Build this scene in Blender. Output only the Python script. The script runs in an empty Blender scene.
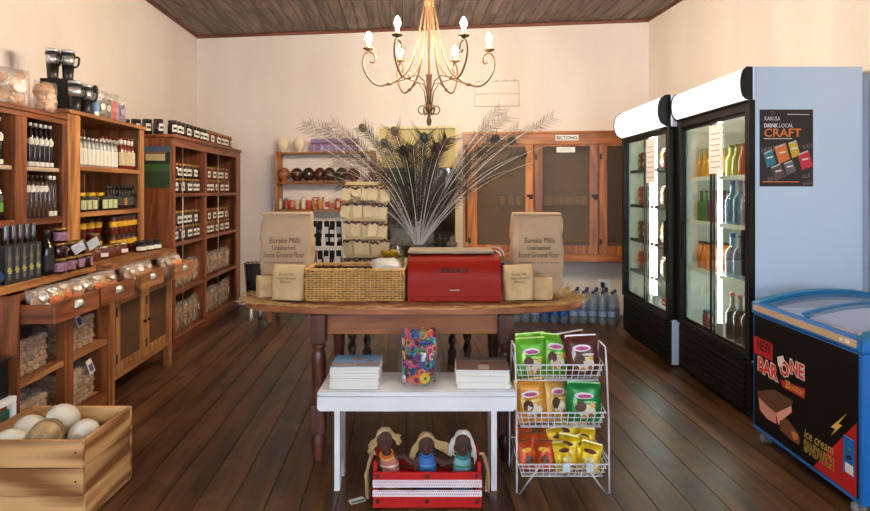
import bpy, bmesh, math, random
from mathutils import Vector, Matrix, noise
S = bpy.context.scene
COL = S.collection
R = math.radians
PI = math.pi

# ------------------------------------------------------------------ camera
FPX, CX, HY, CH = 580.0, 435.0, 190.0, 1.38     # focal length, principal column, horizon row (pixels of 870x511), eye height
cam_d = bpy.data.cameras.new('camera')
cam = bpy.data.objects.new('camera', cam_d); COL.objects.link(cam)
cam.location = (0, 0, CH); cam.rotation_euler = (R(90), 0, 0)
cam_d.sensor_width = 36; cam_d.lens = FPX/870*36
cam_d.shift_y = -(255.5-HY)/870
cam_d.clip_start = .05
S.camera = cam

# ------------------------------------------------------------------ light
S.view_settings.view_transform = 'Standard'
S.view_settings.look = 'None'
S.view_settings.exposure = 0.75
S.view_settings.gamma = 1
S.view_settings.use_curve_mapping = False
DAY_POWER, BULB, TUBE, HEADER = 165.0, 950.0, 16.0, 1.3
wd = bpy.data.worlds.new('sky'); S.world = wd; wd.use_nodes = True
wd.node_tree.nodes['Background'].inputs[0].default_value = (.62, .78, 1.0, 1)
wd.node_tree.nodes['Background'].inputs[1].default_value = 1.0
def daylight(name, loc, sx, sy, power):
    l = bpy.data.lights.new(name, 'AREA'); l.shape = 'RECTANGLE'; l.size = sx; l.size_y = sy
    l.energy = power; l.color = (.74, .86, 1.0)
    o = bpy.data.objects.new(name, l); COL.objects.link(o)
    o.location = loc; o.rotation_euler = (R(90), 0, R(180)); return o
daylight('window_daylight', (-1.45, -2.36, 1.75), 1.2, 1.7, DAY_POWER)
daylight('window_daylight', (2.0, -2.36, 1.75), 1.2, 1.7, DAY_POWER)
daylight('doorway_daylight', (.28, -2.36, 1.25), 1.4, 2.3, DAY_POWER*1.3)

# ------------------------------------------------------------------ pixel and frame helpers
def P(x, y, Y):
    return Vector(((x-CX)/FPX*Y, Y, CH-(y-HY)/FPX*Y))
KL = .052; TH = math.atan(KL)                       # the left wall, floor boards: 3 degrees off the view axis
def LP(u, Y, z): return Vector((u-KL*Y, Y, z))
WU = -2.52                                          # left wall plane in that frame
BL = Vector((-2.89, 7.04)); BR = Vector((2.34, 6.35))
BE = (BR-BL).normalized(); BN = Vector((BE.y, -BE.x)) # along the back wall, and out of it into the room
BA = math.atan2(BE.y, BE.x)
def BW(x, y, d=0.0):                                # photo pixel -> (s along wall, height) on a plane d in front of the back wall
    p = BL+BN*d; dr = Vector(((x-CX)/FPX, 1.0))
    t = p.dot(BN)/dr.dot(BN)
    q = dr*t
    return (q-p).dot(BE), CH-(y-HY)/FPX*t
def BP(s, d, z=0.0):
    q = BL+BE*s+BN*d
    return Vector((q.x, q.y, z))
ORD = 'first second third fourth fifth sixth seventh eighth ninth tenth eleventh twelfth thirteenth fourteenth fifteenth sixteenth seventeenth eighteenth'.split()

# ------------------------------------------------------------------ mesh helpers
class MB:
    def __init__(s): s.v = []; s.f = []; s.sm = []
    def add(s, vs, fs, smooth=False):
        n = len(s.v); s.v += [Vector(p) for p in vs]
        s.f += [tuple(i+n for i in f) for f in fs]; s.sm += [smooth]*len(fs); return s
    def box(s, x0, y0, z0, x1, y1, z1, b=0.0):
        lo = (min(x0,x1), min(y0,y1), min(z0,z1)); hi = (max(x0,x1), max(y0,y1), max(z0,z1))
        if b <= 0:
            vs = [(x,y,z) for x in (lo[0],hi[0]) for y in (lo[1],hi[1]) for z in (lo[2],hi[2])]
            return s.add(vs, [(0,1,3,2),(4,6,7,5),(0,4,5,1),(2,3,7,6),(0,2,6,4),(1,5,7,3)])
        b = min(b, min(h-l for l,h in zip(lo,hi))*.45)
        vs = []; ix = {}
        for sx in (0,1):
            for sy in (0,1):
                for sz in (0,1):
                    for a in range(3):
                        p = []
                        for k, sg in enumerate((sx,sy,sz)):
                            e = hi[k] if sg else lo[k]
                            if k != a: e += -b if sg else b
                            p.append(e)
                        ix[(sx,sy,sz,a)] = len(vs); vs.append(p)
        fs = []
        for a in range(3):
            o = [k for k in range(3) if k != a]
            for e in (0,1):
                f = []
                for (p,q) in ((0,0),(1,0),(1,1),(0,1)):
                    c = [0,0,0]; c[a] = e; c[o[0]] = p; c[o[1]] = q
                    f.append(ix[(*c,a)])
                fs.append(f)
            for (p,q) in ((0,0),(1,0),(1,1),(0,1)):
                c0 = [0,0,0]; c0[o[0]] = p; c0[o[1]] = q; c1 = list(c0); c1[a] = 1
                fs.append([ix[(*c0,o[0])], ix[(*c1,o[0])], ix[(*c1,o[1])], ix[(*c0,o[1])]])
        for sx in (0,1):
            for sy in (0,1):
                for sz in (0,1): fs.append([ix[(sx,sy,sz,a)] for a in range(3)])
        return s.add(vs, fs)
    def lathe(s, prof, seg=12, c=(0,0,0), sq=(1,1), smooth=True, cap=True):
        vs = []; fs = []
        for r, z in prof:
            for i in range(seg):
                a = 2*PI*i/seg
                vs.append((c[0]+r*math.cos(a)*sq[0], c[1]+r*math.sin(a)*sq[1], c[2]+z))
        for k in range(len(prof)-1):
            for i in range(seg):
                j = (i+1) % seg
                fs.append((k*seg+i, k*seg+j, (k+1)*seg+j, (k+1)*seg+i))
        s.add(vs, fs, smooth)
        n = len(s.v)-len(vs)
        if cap:
            for k in (0, len(prof)-1):
                if prof[k][0] > 1e-5:
                    s.f.append(tuple(n+k*seg+i for i in range(seg))); s.sm.append(False)
        return s
    def cyl(s, c, r, h, seg=12): return s.lathe([(r,0),(r,h)], seg, c)
    def tube(s, pts, r, seg=6, closed=False, smooth=True):
        pts = [Vector(p) for p in pts]; n = len(pts)
        rr = r if isinstance(r, (list, tuple)) else [r]*n
        vs = []; fs = []; up = None
        for i, p in enumerate(pts):
            a = pts[i-1] if (i > 0 or closed) else p
            b = pts[(i+1) % n] if (i < n-1 or closed) else p
            t = (b-a)
            t = t.normalized() if t.length > 1e-9 else Vector((0,0,1))
            if up is None:
                up = Vector((0,0,1)) if abs(t.z) < .9 else Vector((1,0,0))
            up = (up-t*up.dot(t))
            up = up.normalized() if up.length > 1e-6 else t.orthogonal().normalized()
            sd = t.cross(up)
            for k in range(seg):
                an = 2*PI*k/seg
                vs.append(p+(up*math.cos(an)+sd*math.sin(an))*rr[i])
        for i in range(n if closed else n-1):
            j = (i+1) % n
            for k in range(seg):
                l = (k+1) % seg
                fs.append((i*seg+k, i*seg+l, j*seg+l, j*seg+k))
        if not closed:
            fs.append(tuple(range(seg))); fs.append(tuple((n-1)*seg+k for k in range(seg)))
        return s.add(vs, fs, smooth)
    def ball(s, c, r, seg=12, rings=8):
        if not isinstance(r, (tuple, list)): r = (r, r, r)
        vs = [(c[0], c[1], c[2]-r[2])]; fs = []
        for k in range(1, rings):
            a = PI*k/rings-PI/2
            for i in range(seg):
                b = 2*PI*i/seg
                vs.append((c[0]+r[0]*math.cos(a)*math.cos(b), c[1]+r[1]*math.cos(a)*math.sin(b), c[2]+r[2]*math.sin(a)))
        vs.append((c[0], c[1], c[2]+r[2])); t = len(vs)-1
        for i in range(seg):
            j = (i+1) % seg
            fs.append((0, 1+j, 1+i)); fs.append((t, 1+(rings-2)*seg+i, 1+(rings-2)*seg+j))
            for k in range(rings-2):
                fs.append((1+k*seg+i, 1+k*seg+j, 1+(k+1)*seg+j, 1+(k+1)*seg+i))
        return s.add(vs, fs, True)
    def prism(s, poly, z0, z1):
        n = len(poly)
        vs = [(p[0], p[1], z0) for p in poly]+[(p[0], p[1], z1) for p in poly]
        fs = [tuple(range(n)), tuple(range(n, 2*n))]+[(i, (i+1) % n, n+(i+1) % n, n+i) for i in range(n)]
        return s.add(vs, fs)
    def prism_x(s, poly, x0, x1, smooth=False):       # poly in (y, z), pulled along x
        n = len(poly)
        vs = [(x0, p[0], p[1]) for p in poly]+[(x1, p[0], p[1]) for p in poly]
        fs = [(i, (i+1) % n, n+(i+1) % n, n+i) for i in range(n)]
        s.add(vs, fs, smooth); k = len(s.v)-2*n
        s.f += [tuple(k+i for i in range(n)), tuple(k+n+i for i in range(n))]; s.sm += [False, False]
        return s
    def prism_y(s, poly, y0, y1, smooth=False):       # poly in (x, z), pulled along y
        n = len(poly)
        vs = [(p[0], y0, p[1]) for p in poly]+[(p[0], y1, p[1]) for p in poly]
        fs = [(i, (i+1) % n, n+(i+1) % n, n+i) for i in range(n)]
        s.add(vs, fs, smooth); k = len(s.v)-2*n
        s.f += [tuple(k+i for i in range(n)), tuple(k+n+i for i in range(n))]; s.sm += [False, False]
        return s
    def grid(s, fn, nu, nv, smooth=True):
        vs = [fn(i/nu, j/nv) for j in range(nv+1) for i in range(nu+1)]
        fs = [(j*(nu+1)+i, j*(nu+1)+i+1, (j+1)*(nu+1)+i+1, (j+1)*(nu+1)+i) for j in range(nv) for i in range(nu)]
        return s.add(vs, fs, smooth)
    def xf(s, M):
        s.v = [M @ p for p in s.v]; return s
    def merge(s, o):
        n = len(s.v); s.v += o.v; s.f += [tuple(i+n for i in f) for f in o.f]; s.sm += o.sm; return s
    def jit(s, amp, freq=10.0, seed=0.0):
        o = Vector((seed*3.1, seed*1.7, seed*.9))
        s.v = [p+noise.noise_vector(p*freq+o)*amp for p in s.v]; return s
    def mesh(s, name='m', recalc=True):
        m = bpy.data.meshes.new(name)
        m.from_pydata([tuple(p) for p in s.v], [], s.f)
        m.polygons.foreach_set('use_smooth', s.sm)
        if recalc:
            bm = bmesh.new(); bm.from_mesh(m)
            bmesh.ops.recalc_face_normals(bm, faces=bm.faces); bm.to_mesh(m); bm.free()
        m.update(); return m

def O(name, me, mat, parent=None, loc=(0,0,0), rot=(0,0,0), scale=None):
    if isinstance(me, MB): me = me.mesh(name)
    o = bpy.data.objects.new(name, me); COL.objects.link(o)
    if not me.materials: me.materials.append(mat)
    elif me.materials[0] is not mat:
        o.material_slots[0].link = 'OBJECT'; o.material_slots[0].material = mat
    o.location = loc; o.rotation_euler = rot
    if scale: o.scale = scale
    if parent: o.parent = parent
    return o
def tag(o, label, cat=None, group=None, kind=None):
    if label: o['label'] = label
    if cat: o['category'] = cat
    if group: o['group'] = group
    if kind: o['kind'] = kind
    return o
def thing(name, label, cat, loc=(0,0,0), rz=0.0, group=None):
    o = bpy.data.objects.new(name, None); COL.objects.link(o)
    o.empty_display_size = .05
    o.location = loc; o.rotation_euler = (0, 0, rz)
    return tag(o, label, cat, group)
class Kind:                                           # a kind of thing: parts with shared mesh data
    def __init__(s, name, cat, parts): s.name = name; s.cat = cat; s.parts = [(p[0], p[1].mesh(p[0]) if isinstance(p[1], MB) else p[1], p[2], p[3:] ) for p in parts]
    def make(s, label, loc, rz=0.0, group=None, mats=None, rot=None, sc=None):
        mats = mats or {}
        if len(s.parts) == 1:
            p = s.parts[0]
            o = tag(O(s.name, p[1], mats.get(p[0], p[2]), None, loc, rot or (0,0,rz)), label, s.cat, group)
            if sc: o.scale = sc
            return o
        t = thing(s.name, label, s.cat, loc, rz, group)
        if rot: t.rotation_euler = rot
        if sc: t.scale = sc
        done = {}
        for p in s.parts:
            par = done.get(p[3][0], t) if p[3] else t
            c = O(p[0], p[1], mats.get(p[0], p[2]), par)
            if len(p[3]) > 1: c['kind'] = p[3][1]
            done[p[0]] = c
        return t
def evald(o):                                         # bake modifiers / text into a plain mesh and drop the source
    dg = bpy.context.evaluated_depsgraph_get(); dg.update()
    m = bpy.data.meshes.new_from_object(o.evaluated_get(dg))
    bpy.data.objects.remove(o); return m
_txt = {}
def text_mb(s, size=1.0, shear=0.0, bold=0.0, space=1.0, ext=0.0):
    key = (s, shear, bold, space)
    if key not in _txt:
        c = bpy.data.curves.new('t', 'FONT'); c.body = s; c.size = 1; c.align_x = 'CENTER'; c.align_y = 'CENTER'
        c.shear = shear; c.offset = bold; c.space_character = space; c.resolution_u = 2
        o = bpy.data.objects.new('t', c); COL.objects.link(o)
        m = evald(o)
        _txt[key] = ([v.co.copy() for v in m.vertices], [tuple(p.vertices) for p in m.polygons])
        bpy.data.meshes.remove(m)
    vs, fs = _txt[key]
    b = MB(); b.add([p*size for p in vs], fs); return b
def frame_m(org, right, up):
    r = Vector(right).normalized(); u = Vector(up).normalized(); n = r.cross(u)
    M = Matrix.Identity(4)
    for k in range(3): M[k][0] = r[k]; M[k][1] = u[k]; M[k][2] = n[k]; M[k][3] = org[k]
    return M
def text_fit(s, width, height, **k):                  # lettering scaled to a width and height, in its own xy plane
    b = text_mb(s, 1.0, **k)
    xs = [p.x for p in b.v]; ys = [p.y for p in b.v]
    cx = (max(xs)+min(xs))/2; cy = (max(ys)+min(ys))/2
    fx = width/(max(xs)-min(xs)); fy = height/(max(ys)-min(ys)) if height else fx
    b.v = [Vector(((p.x-cx)*fx, (p.y-cy)*fy, 0)) for p in b.v]; return b

# ------------------------------------------------------------------ materials
def lin(c): return tuple(((x/255)/12.92 if x/255 <= .04045 else (((x/255)+.055)/1.055)**2.4) for x in c)
def nt(name):
    m = bpy.data.materials.new(name); m.use_nodes = True
    t = m.node_tree; b = t.nodes['Principled BSDF']; return m, t, b
def node(t, typ, **kw):
    n = t.nodes.new(typ)
    for k, v in kw.items(): setattr(n, k, v)
    return n
def pm(name, c, rough=.5, metal=0.0, var=.0, n=0.0, ns=20.0, bump=0.0, bs=60.0, spec=.5, em=None, es=0.0, coat=0.0, trans=0.0):
    m, t, b = nt(name); L = t.links.new; c = lin(c)
    b.inputs['Base Color'].default_value = (*c, 1); b.inputs['Roughness'].default_value = rough
    b.inputs['Metallic'].default_value = metal; b.inputs['Specular IOR Level'].default_value = spec
    if coat: b.inputs['Coat Weight'].default_value = coat; b.inputs['Coat Roughness'].default_value = .08
    if em: b.inputs['Emission Color'].default_value = (*em, 1); b.inputs['Emission Strength'].default_value = es
    if trans: b.inputs['Transmission Weight'].default_value = trans
    tc = node(t, 'ShaderNodeTexCoord')
    if var or n:
        hs = node(t, 'ShaderNodeHueSaturation'); hs.inputs['Color'].default_value = (*c, 1)
        val = None
        if var:
            oi = node(t, 'ShaderNodeObjectInfo'); mr = node(t, 'ShaderNodeMapRange')
            mr.inputs[3].default_value = 1-var; mr.inputs[4].default_value = 1+var; L(oi.outputs['Random'], mr.inputs[0]); val = mr.outputs[0]
        if n:
            nz = node(t, 'ShaderNodeTexNoise'); nz.inputs['Scale'].default_value = ns; nz.inputs['Detail'].default_value = 4
            L(tc.outputs['Object'], nz.inputs['Vector'])
            m2 = node(t, 'ShaderNodeMapRange'); m2.inputs[1].default_value = .3; m2.inputs[2].default_value = .7
            m2.inputs[3].default_value = 1-n; m2.inputs[4].default_value = 1+n; L(nz.outputs['Fac'], m2.inputs[0])
            if val is not None:
                mu = node(t, 'ShaderNodeMath', operation='MULTIPLY'); L(val, mu.inputs[0]); L(m2.outputs[0], mu.inputs[1]); val = mu.outputs[0]
            else: val = m2.outputs[0]
        L(val, hs.inputs['Value']); L(hs.outputs[0], b.inputs['Base Color'])
    if bump:
        nb = node(t, 'ShaderNodeTexNoise'); nb.inputs['Scale'].default_value = bs; nb.inputs['Detail'].default_value = 3
        L(tc.outputs['Object'], nb.inputs['Vector'])
        bn = node(t, 'ShaderNodeBump'); bn.inputs['Strength'].default_value = bump; bn.inputs['Distance'].default_value = .01
        L(nb.outputs['Fac'], bn.inputs['Height']); L(bn.outputs[0], b.inputs['Normal'])
    return m
def wood(name, c0, c1, axis, rough=.45, sc=1.0, var=.16, bump=.12, wear=None, ring=.07):
    m, t, b = nt(name); L = t.links.new
    tc = node(t, 'ShaderNodeTexCoord'); oi = node(t, 'ShaderNodeObjectInfo')
    mp = node(t, 'ShaderNodeMapping')
    st = {'x': (1.2, 22, 22), 'y': (22, 1.2, 22), 'z': (22, 22, 1.2)}[axis]
    mp.inputs['Scale'].default_value = tuple(q*sc for q in st)
    L(tc.outputs['Object'], mp.inputs['Vector'])
    cb = node(t, 'ShaderNodeCombineXYZ')
    mm = node(t, 'ShaderNodeMath', operation='MULTIPLY'); mm.inputs[1].default_value = 57.0
    L(oi.outputs['Random'], mm.inputs[0])
    for k in range(3): L(mm.outputs[0], cb.inputs[k])
    L(cb.outputs[0], mp.inputs['Location'])
    n1 = node(t, 'ShaderNodeTexNoise'); n1.inputs['Scale'].default_value = 1.0; n1.inputs['Detail'].default_value = 6; n1.inputs['Roughness'].default_value = .62
    n1.inputs['Distortion'].default_value = .6
    L(mp.outputs[0], n1.inputs['Vector'])
    cr = node(t, 'ShaderNodeValToRGB')
    e = cr.color_ramp.elements
    e[0].position = .36; e[0].color = (*lin(c0), 1); e[1].position = .66; e[1].color = (*lin(c1), 1)
    mp2 = node(t, 'ShaderNodeMapping'); q2 = {'x': (.9, 7, 7), 'y': (7, .9, 7), 'z': (7, 7, .9)}[axis]   # contour lines of a slow noise: cathedral grain
    mp2.inputs['Scale'].default_value = tuple(q*sc*1.3 for q in q2); L(tc.outputs['Object'], mp2.inputs['Vector']); L(cb.outputs[0], mp2.inputs['Location'])
    n2 = node(t, 'ShaderNodeTexNoise'); n2.inputs['Scale'].default_value = 1.0; n2.inputs['Detail'].default_value = 1.5; L(mp2.outputs[0], n2.inputs['Vector'])
    mg = node(t, 'ShaderNodeMath', operation='MULTIPLY'); mg.inputs[1].default_value = 52.0; L(n2.outputs['Fac'], mg.inputs[0])
    sn = node(t, 'ShaderNodeMath', operation='SINE'); L(mg.outputs[0], sn.inputs[0])
    ma = node(t, 'ShaderNodeMath', operation='MULTIPLY_ADD'); ma.inputs[1].default_value = ring; L(sn.outputs[0], ma.inputs[0]); L(n1.outputs['Fac'], ma.inputs[2])
    L(ma.outputs[0], cr.inputs[0])
    hs = node(t, 'ShaderNodeHueSaturation'); mr = node(t, 'ShaderNodeMapRange')
    mr.inputs[3].default_value = 1-var; mr.inputs[4].default_value = 1+var
    L(oi.outputs['Random'], mr.inputs[0]); L(mr.outputs[0], hs.inputs['Value'])
    src = cr.outputs[0]
    if wear:                                              # scuffed, paler patches worn into the boards
        nw = node(t, 'ShaderNodeTexNoise'); nw.inputs['Scale'].default_value = 2.6; nw.inputs['Detail'].default_value = 8; nw.inputs['Roughness'].default_value = .7
        geo = node(t, 'ShaderNodeNewGeometry'); L(geo.outputs['Position'], nw.inputs['Vector'])
        rw_ = node(t, 'ShaderNodeMapRange'); rw_.inputs[1].default_value = .52; rw_.inputs[2].default_value = .78; rw_.inputs[4].default_value = .6; L(nw.outputs['Fac'], rw_.inputs[0])
        mxw = node(t, 'ShaderNodeMix', data_type='RGBA'); L(rw_.outputs[0], mxw.inputs['Factor']); L(src, mxw.inputs['A']); mxw.inputs['B'].default_value = (*lin(wear), 1); src = mxw.outputs['Result']
    L(src, hs.inputs['Color'])
    L(hs.outputs[0], b.inputs['Base Color'])
    rr = node(t, 'ShaderNodeMapRange'); rr.inputs[3].default_value = rough-.08; rr.inputs[4].default_value = rough+.14
    L(n1.outputs['Fac'], rr.inputs[0]); L(rr.outputs[0], b.inputs['Roughness'])
    bn = node(t, 'ShaderNodeBump'); bn.inputs['Strength'].default_value = bump; bn.inputs['Distance'].default_value = .004
    L(n1.outputs['Fac'], bn.inputs['Height']); L(bn.outputs[0], b.inputs['Normal'])
    return m
def woods(name, c0, c1, **k): return {a: wood(name+'_'+a, c0, c1, a, **k) for a in 'xyz'}
def clear(name, tint=(255,255,255), gloss=.12, rough=.05, diff=0.0, dcol=(255,255,255), bump=0.0, bs=40.0, fres=True):
    m = bpy.data.materials.new(name); m.use_nodes = True; t = m.node_tree; t.nodes.clear(); L = t.links.new
    out = node(t, 'ShaderNodeOutputMaterial'); tr = node(t, 'ShaderNodeBsdfTransparent'); tr.inputs[0].default_value = (*lin(tint), 1)
    gl = node(t, 'ShaderNodeBsdfGlossy'); gl.inputs['Roughness'].default_value = rough
    mx = node(t, 'ShaderNodeMixShader')
    if fres:
        lw = node(t, 'ShaderNodeLayerWeight'); lw.inputs['Blend'].default_value = .25
        mr = node(t, 'ShaderNodeMapRange'); mr.inputs[3].default_value = gloss*.6; mr.inputs[4].default_value = min(1, gloss*4)
        L(lw.outputs['Facing'], mr.inputs[0]); L(mr.outputs[0], mx.inputs[0])
    else: mx.inputs[0].default_value = gloss
    if bump:
        tc = node(t, 'ShaderNodeTexCoord'); nb = node(t, 'ShaderNodeTexNoise'); nb.inputs['Scale'].default_value = bs
        L(tc.outputs['Object'], nb.inputs['Vector'])
        bn = node(t, 'ShaderNodeBump'); bn.inputs['Strength'].default_value = bump; bn.inputs['Distance'].default_value = .02
        L(nb.outputs['Fac'], bn.inputs['Height']); L(bn.outputs[0], gl.inputs['Normal'])
    L(tr.outputs[0], mx.inputs[1]); L(gl.outputs[0], mx.inputs[2]); last = mx
    if diff:
        df = node(t, 'ShaderNodeBsdfDiffuse'); df.inputs[0].default_value = (*lin(dcol), 1)
        m2 = node(t, 'ShaderNodeMixShader'); m2.inputs[0].default_value = diff
        L(mx.outputs[0], m2.inputs[1]); L(df.outputs[0], m2.inputs[2]); last = m2
    L(last.outputs[0], out.inputs[0]); return m
def emit(name, c, st):
    m = bpy.data.materials.new(name); m.use_nodes = True; t = m.node_tree; t.nodes.clear()
    out = node(t, 'ShaderNodeOutputMaterial'); e = node(t, 'ShaderNodeEmission')
    e.inputs[0].default_value = (*lin(c), 1); e.inputs[1].default_value = st
    t.links.new(e.outputs[0], out.inputs[0]); return m
def plaster(name, c, c2):
    m, t, b = nt(name); L = t.links.new; tc = node(t, 'ShaderNodeTexCoord')
    mp = node(t, 'ShaderNodeMapping'); mp.inputs['Scale'].default_value = (.9, .9, .35); L(tc.outputs['Object'], mp.inputs['Vector'])
    nz = node(t, 'ShaderNodeTexNoise'); nz.inputs['Scale'].default_value = 1.6; nz.inputs['Detail'].default_value = 5
    L(mp.outputs[0], nz.inputs['Vector'])
    cr = node(t, 'ShaderNodeValToRGB'); e = cr.color_ramp.elements
    e[0].position = .35; e[0].color = (*lin(c2), 1); e[1].position = .6; e[1].color = (*lin(c), 1)
    L(nz.outputs['Fac'], cr.inputs[0]); L(cr.outputs[0], b.inputs['Base Color']); b.inputs['Roughness'].default_value = .85
    nb = node(t, 'ShaderNodeTexNoise'); nb.inputs['Scale'].default_value = 9; nb.inputs['Detail'].default_value = 5; L(tc.outputs['Object'], nb.inputs['Vector'])
    bn = node(t, 'ShaderNodeBump'); bn.inputs['Strength'].default_value = .18; bn.inputs['Distance'].default_value = .02
    L(nb.outputs['Fac'], bn.inputs['Height']); L(bn.outputs[0], b.inputs['Normal']); return m

WALL = plaster('plaster', (238,228,220), (230,218,209))
FLOORW = wood('floor_boards', (58,37,24), (114,76,48), 'y', rough=.36, sc=.55, var=.22, bump=.3, wear=(150,114,82), ring=.05)
CEILW = wood('ceiling_boards', (84,70,66), (134,116,108), 'y', rough=.6, sc=.6, var=.15, bump=.3)
TRIMW = wood('cornice_wood', (92,52,40), (128,76,58), 'x', rough=.5)
SHW = woods('shelf_wood', (96,48,24), (160,92,48), rough=.38, sc=.6)
SHB = woods('pine_shelf_wood', (134,82,42), (200,138,82), rough=.42, sc=.6)
SHC = woods('far_shelf_wood', (106,54,28), (160,92,52), rough=.36, sc=.6)
TBW = woods('table_wood', (118,66,36), (170,104,60), rough=.4, sc=.6)
LEGW = woods('dark_red_wood', (62,30,24), (104,56,42), rough=.32, sc=.6)
DKW = woods('dark_oak', (34,22,18), (66,44,34), rough=.35)
CABW = woods('cabinet_wood', (134,70,28), (200,122,56), rough=.35, sc=.5)
CRW = woods('crate_pine', (146,94,50), (224,176,118), rough=.6, sc=.4, var=.2, ring=.16)
BLACK = pm('black_plastic', (22,22,24), .35)
BLACKM = pm('black_matte', (20,19,19), .7)
WHITE = pm('white_paint', (236,238,242), .35, n=.03, ns=8)
PAPER = pm('white_paper', (238,236,230), .8)
CREAM = pm('cream_card', (238,214,164), .8, var=.06)
STEEL = pm('brushed_steel', (214,214,214), .38, .9)
CHROME = pm('chrome', (225,225,228), .12, 1.0)
DKMET = pm('dark_metal', (52,46,42), .4, .9)
GLASS = clear('window_glass', (236,242,240), .14, .02)
FILM = clear('cellophane', (250,248,246), .16, .12, .10, (255,250,245), bump=.9, bs=38)
def lab(c, r=.6): return pm('print_%d_%d_%d' % c, c, r)
# ================================================================== the room
def clip_poly(poly, a, b):                          # keep what lies left of the line a -> b
    out = []; n = len(poly)
    def side(p): return (b[0]-a[0])*(p[1]-a[1])-(b[1]-a[1])*(p[0]-a[0])
    for i in range(n):
        p, q = poly[i], poly[(i+1) % n]; sp, sq = side(p), side(q)
        if sp >= 0: out.append(p)
        if (sp >= 0) != (sq >= 0):
            t = sp/(sp-sq); out.append((p[0]+(q[0]-p[0])*t, p[1]+(q[1]-p[1])*t))
    return out
FL = Vector((WU-KL*-2.5, -2.5)); FR = Vector((BR.x+(6.35+2.5)*.0959, -2.5))
ROOM = [tuple(FL), tuple(FR), tuple(BR), tuple(BL)]
def planks(parent, w, z0, z1, mat, lengths, gap, seed, dz=0.0):
    rng = random.Random(seed); c, s_ = math.cos(TH), math.sin(TH)
    u = -3.4
    while u < 3.9:
        y = -2.6-rng.random()*lengths[0]
        while y < 7.4:
            l = rng.uniform(*lengths)
            rect = [(u+gap, y+.001), (u+w-gap, y+.001), (u+w-gap, y+l-.001), (u+gap, y+l-.001)]
            poly = [(p[0]*c-p[1]*s_, p[0]*s_+p[1]*c) for p in rect]
            for k in range(4):
                if len(poly) > 2: poly = clip_poly(poly, ROOM[k], ROOM[(k+1) % 4])
            if len(poly) > 2:
                d = rng.uniform(-dz, dz)
                cx = sum(p[0] for p in poly)/len(poly); cy = sum(p[1] for p in poly)/len(poly)
                b = MB().prism([((p[0]-cx)*c+(p[1]-cy)*s_, -(p[0]-cx)*s_+(p[1]-cy)*c) for p in poly], z0+d, z1+d)
                O('plank', b, mat, parent, (cx, cy, 0), (0, 0, TH))
            y += l
        u += w
fl = tag(O('floor', MB().prism(ROOM, -.1, -.022), BLACKM), 'dark brown wooden plank floor of the shop', 'floor', kind='structure')
planks(fl, .155, -.022, 0, FLOORW, (3.5, 6.0), .0022, 4, .0008)
cl = tag(O('ceiling', MB().prism(ROOM, 3.275, 3.36), BLACKM), 'weathered dark wooden board ceiling', 'ceiling', kind='structure')
planks(cl, .125, 3.25, 3.275, CEILW, (9.0, 11.0), .003, 9, .003)
def wall_seg(a, b, t):                              # outer offset polygon of a wall from a to b
    e = (b-a).normalized(); n = Vector((e.y, -e.x))
    return [a-e*t, b+e*t, b+e*t+n*t, a-e*t+n*t]
tag(O('wall_left', MB().prism([tuple(p) for p in wall_seg(BL, FL, .15)][::-1] if False else [tuple(BL+Vector((-.15,.1))), tuple(BL+Vector((0,.0))), tuple(FL), tuple(FL+Vector((-.15,0)))], -.1, 3.36), WALL),
    'cream plastered wall behind the product shelves', 'wall', kind='structure')
tag(O('wall_right', MB().prism([tuple(BR), tuple(BR+Vector((.15,.1))), tuple(FR+Vector((.15,0))), tuple(FR)], -.1, 3.36), WALL),
    'cream plastered wall behind the drinks fridges', 'wall', kind='structure')
WID = (BR-BL).length
# back wall with a window opening behind the feathers
ws0, wz1 = BW(377, 127); ws1, _ = BW(459, 127); _, wz0 = BW(420, 262)
wb = thing('wall_back', 'pale plastered end wall of the shop', 'wall', BP(0,0), BA); wb['kind'] = 'structure'
for bx in ((-.15, ws0, -.1, 3.36), (ws1, WID+.15, -.1, 3.36), (ws0, ws1, -.1, wz0), (ws0, ws1, wz1, 3.36)):
    O('wall_section', MB().box(bx[0], 0, bx[2], bx[1], .15, bx[3]), WALL, wb)
BLINDY = pm('yellow_blind', (206,188,136), .8, bump=.1)
GREENP = pm('green_paint', (58,86,44), .5)
CREAMP = pm('cream_paint', (222,208,168), .5)
wn = thing('window_1', 'window with yellow blind behind the peacock feathers', 'window', BP(ws0, 0, wz0), BA); wn['kind'] = 'structure'
ww, wh = ws1-ws0, wz1-wz0
O('frame', MB().box(0,-.02,0,.04,.05,wh).box(ww-.04,-.02,0,ww,.05,wh).box(.04,-.02,wh-.03,ww-.04,.05,wh).box(.04,-.02,0,ww-.04,.05,.04), CREAMP, wn)
O('green_jamb', MB().box(-.06,-.03,0,-.002,.0,wh*.62), GREENP, wn)
O('roller_blind', MB().box(.04,.03,wh*.70,ww-.04,.036,wh-.03).tube([(.04,.03,wh*.70),(ww-.04,.03,wh*.70)], .01), BLINDY, wn)
O('mullion', MB().box(ww*.5-.015,.01,.04,ww*.5+.015,.05,wh*.70), CREAMP, wn)
for k in range(2):
    O('pane', MB().box(.04+k*(ww*.5-.025),.055,.04,ww*.5-.015+k*(ww*.5-.025),.06,wh-.03), GLASS, wn)
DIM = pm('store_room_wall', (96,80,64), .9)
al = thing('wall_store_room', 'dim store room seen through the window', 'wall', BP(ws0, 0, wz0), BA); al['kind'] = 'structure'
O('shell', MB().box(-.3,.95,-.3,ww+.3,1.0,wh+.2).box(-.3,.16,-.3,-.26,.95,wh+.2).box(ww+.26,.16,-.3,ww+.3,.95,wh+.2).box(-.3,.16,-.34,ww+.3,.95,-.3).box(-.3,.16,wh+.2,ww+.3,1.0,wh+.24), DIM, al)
for k in range(3): O('shelf', MB().box(-.2,.6,.1+.35*k,ww+.2,.93,.13+.35*k), DKW['x'], al)
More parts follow.
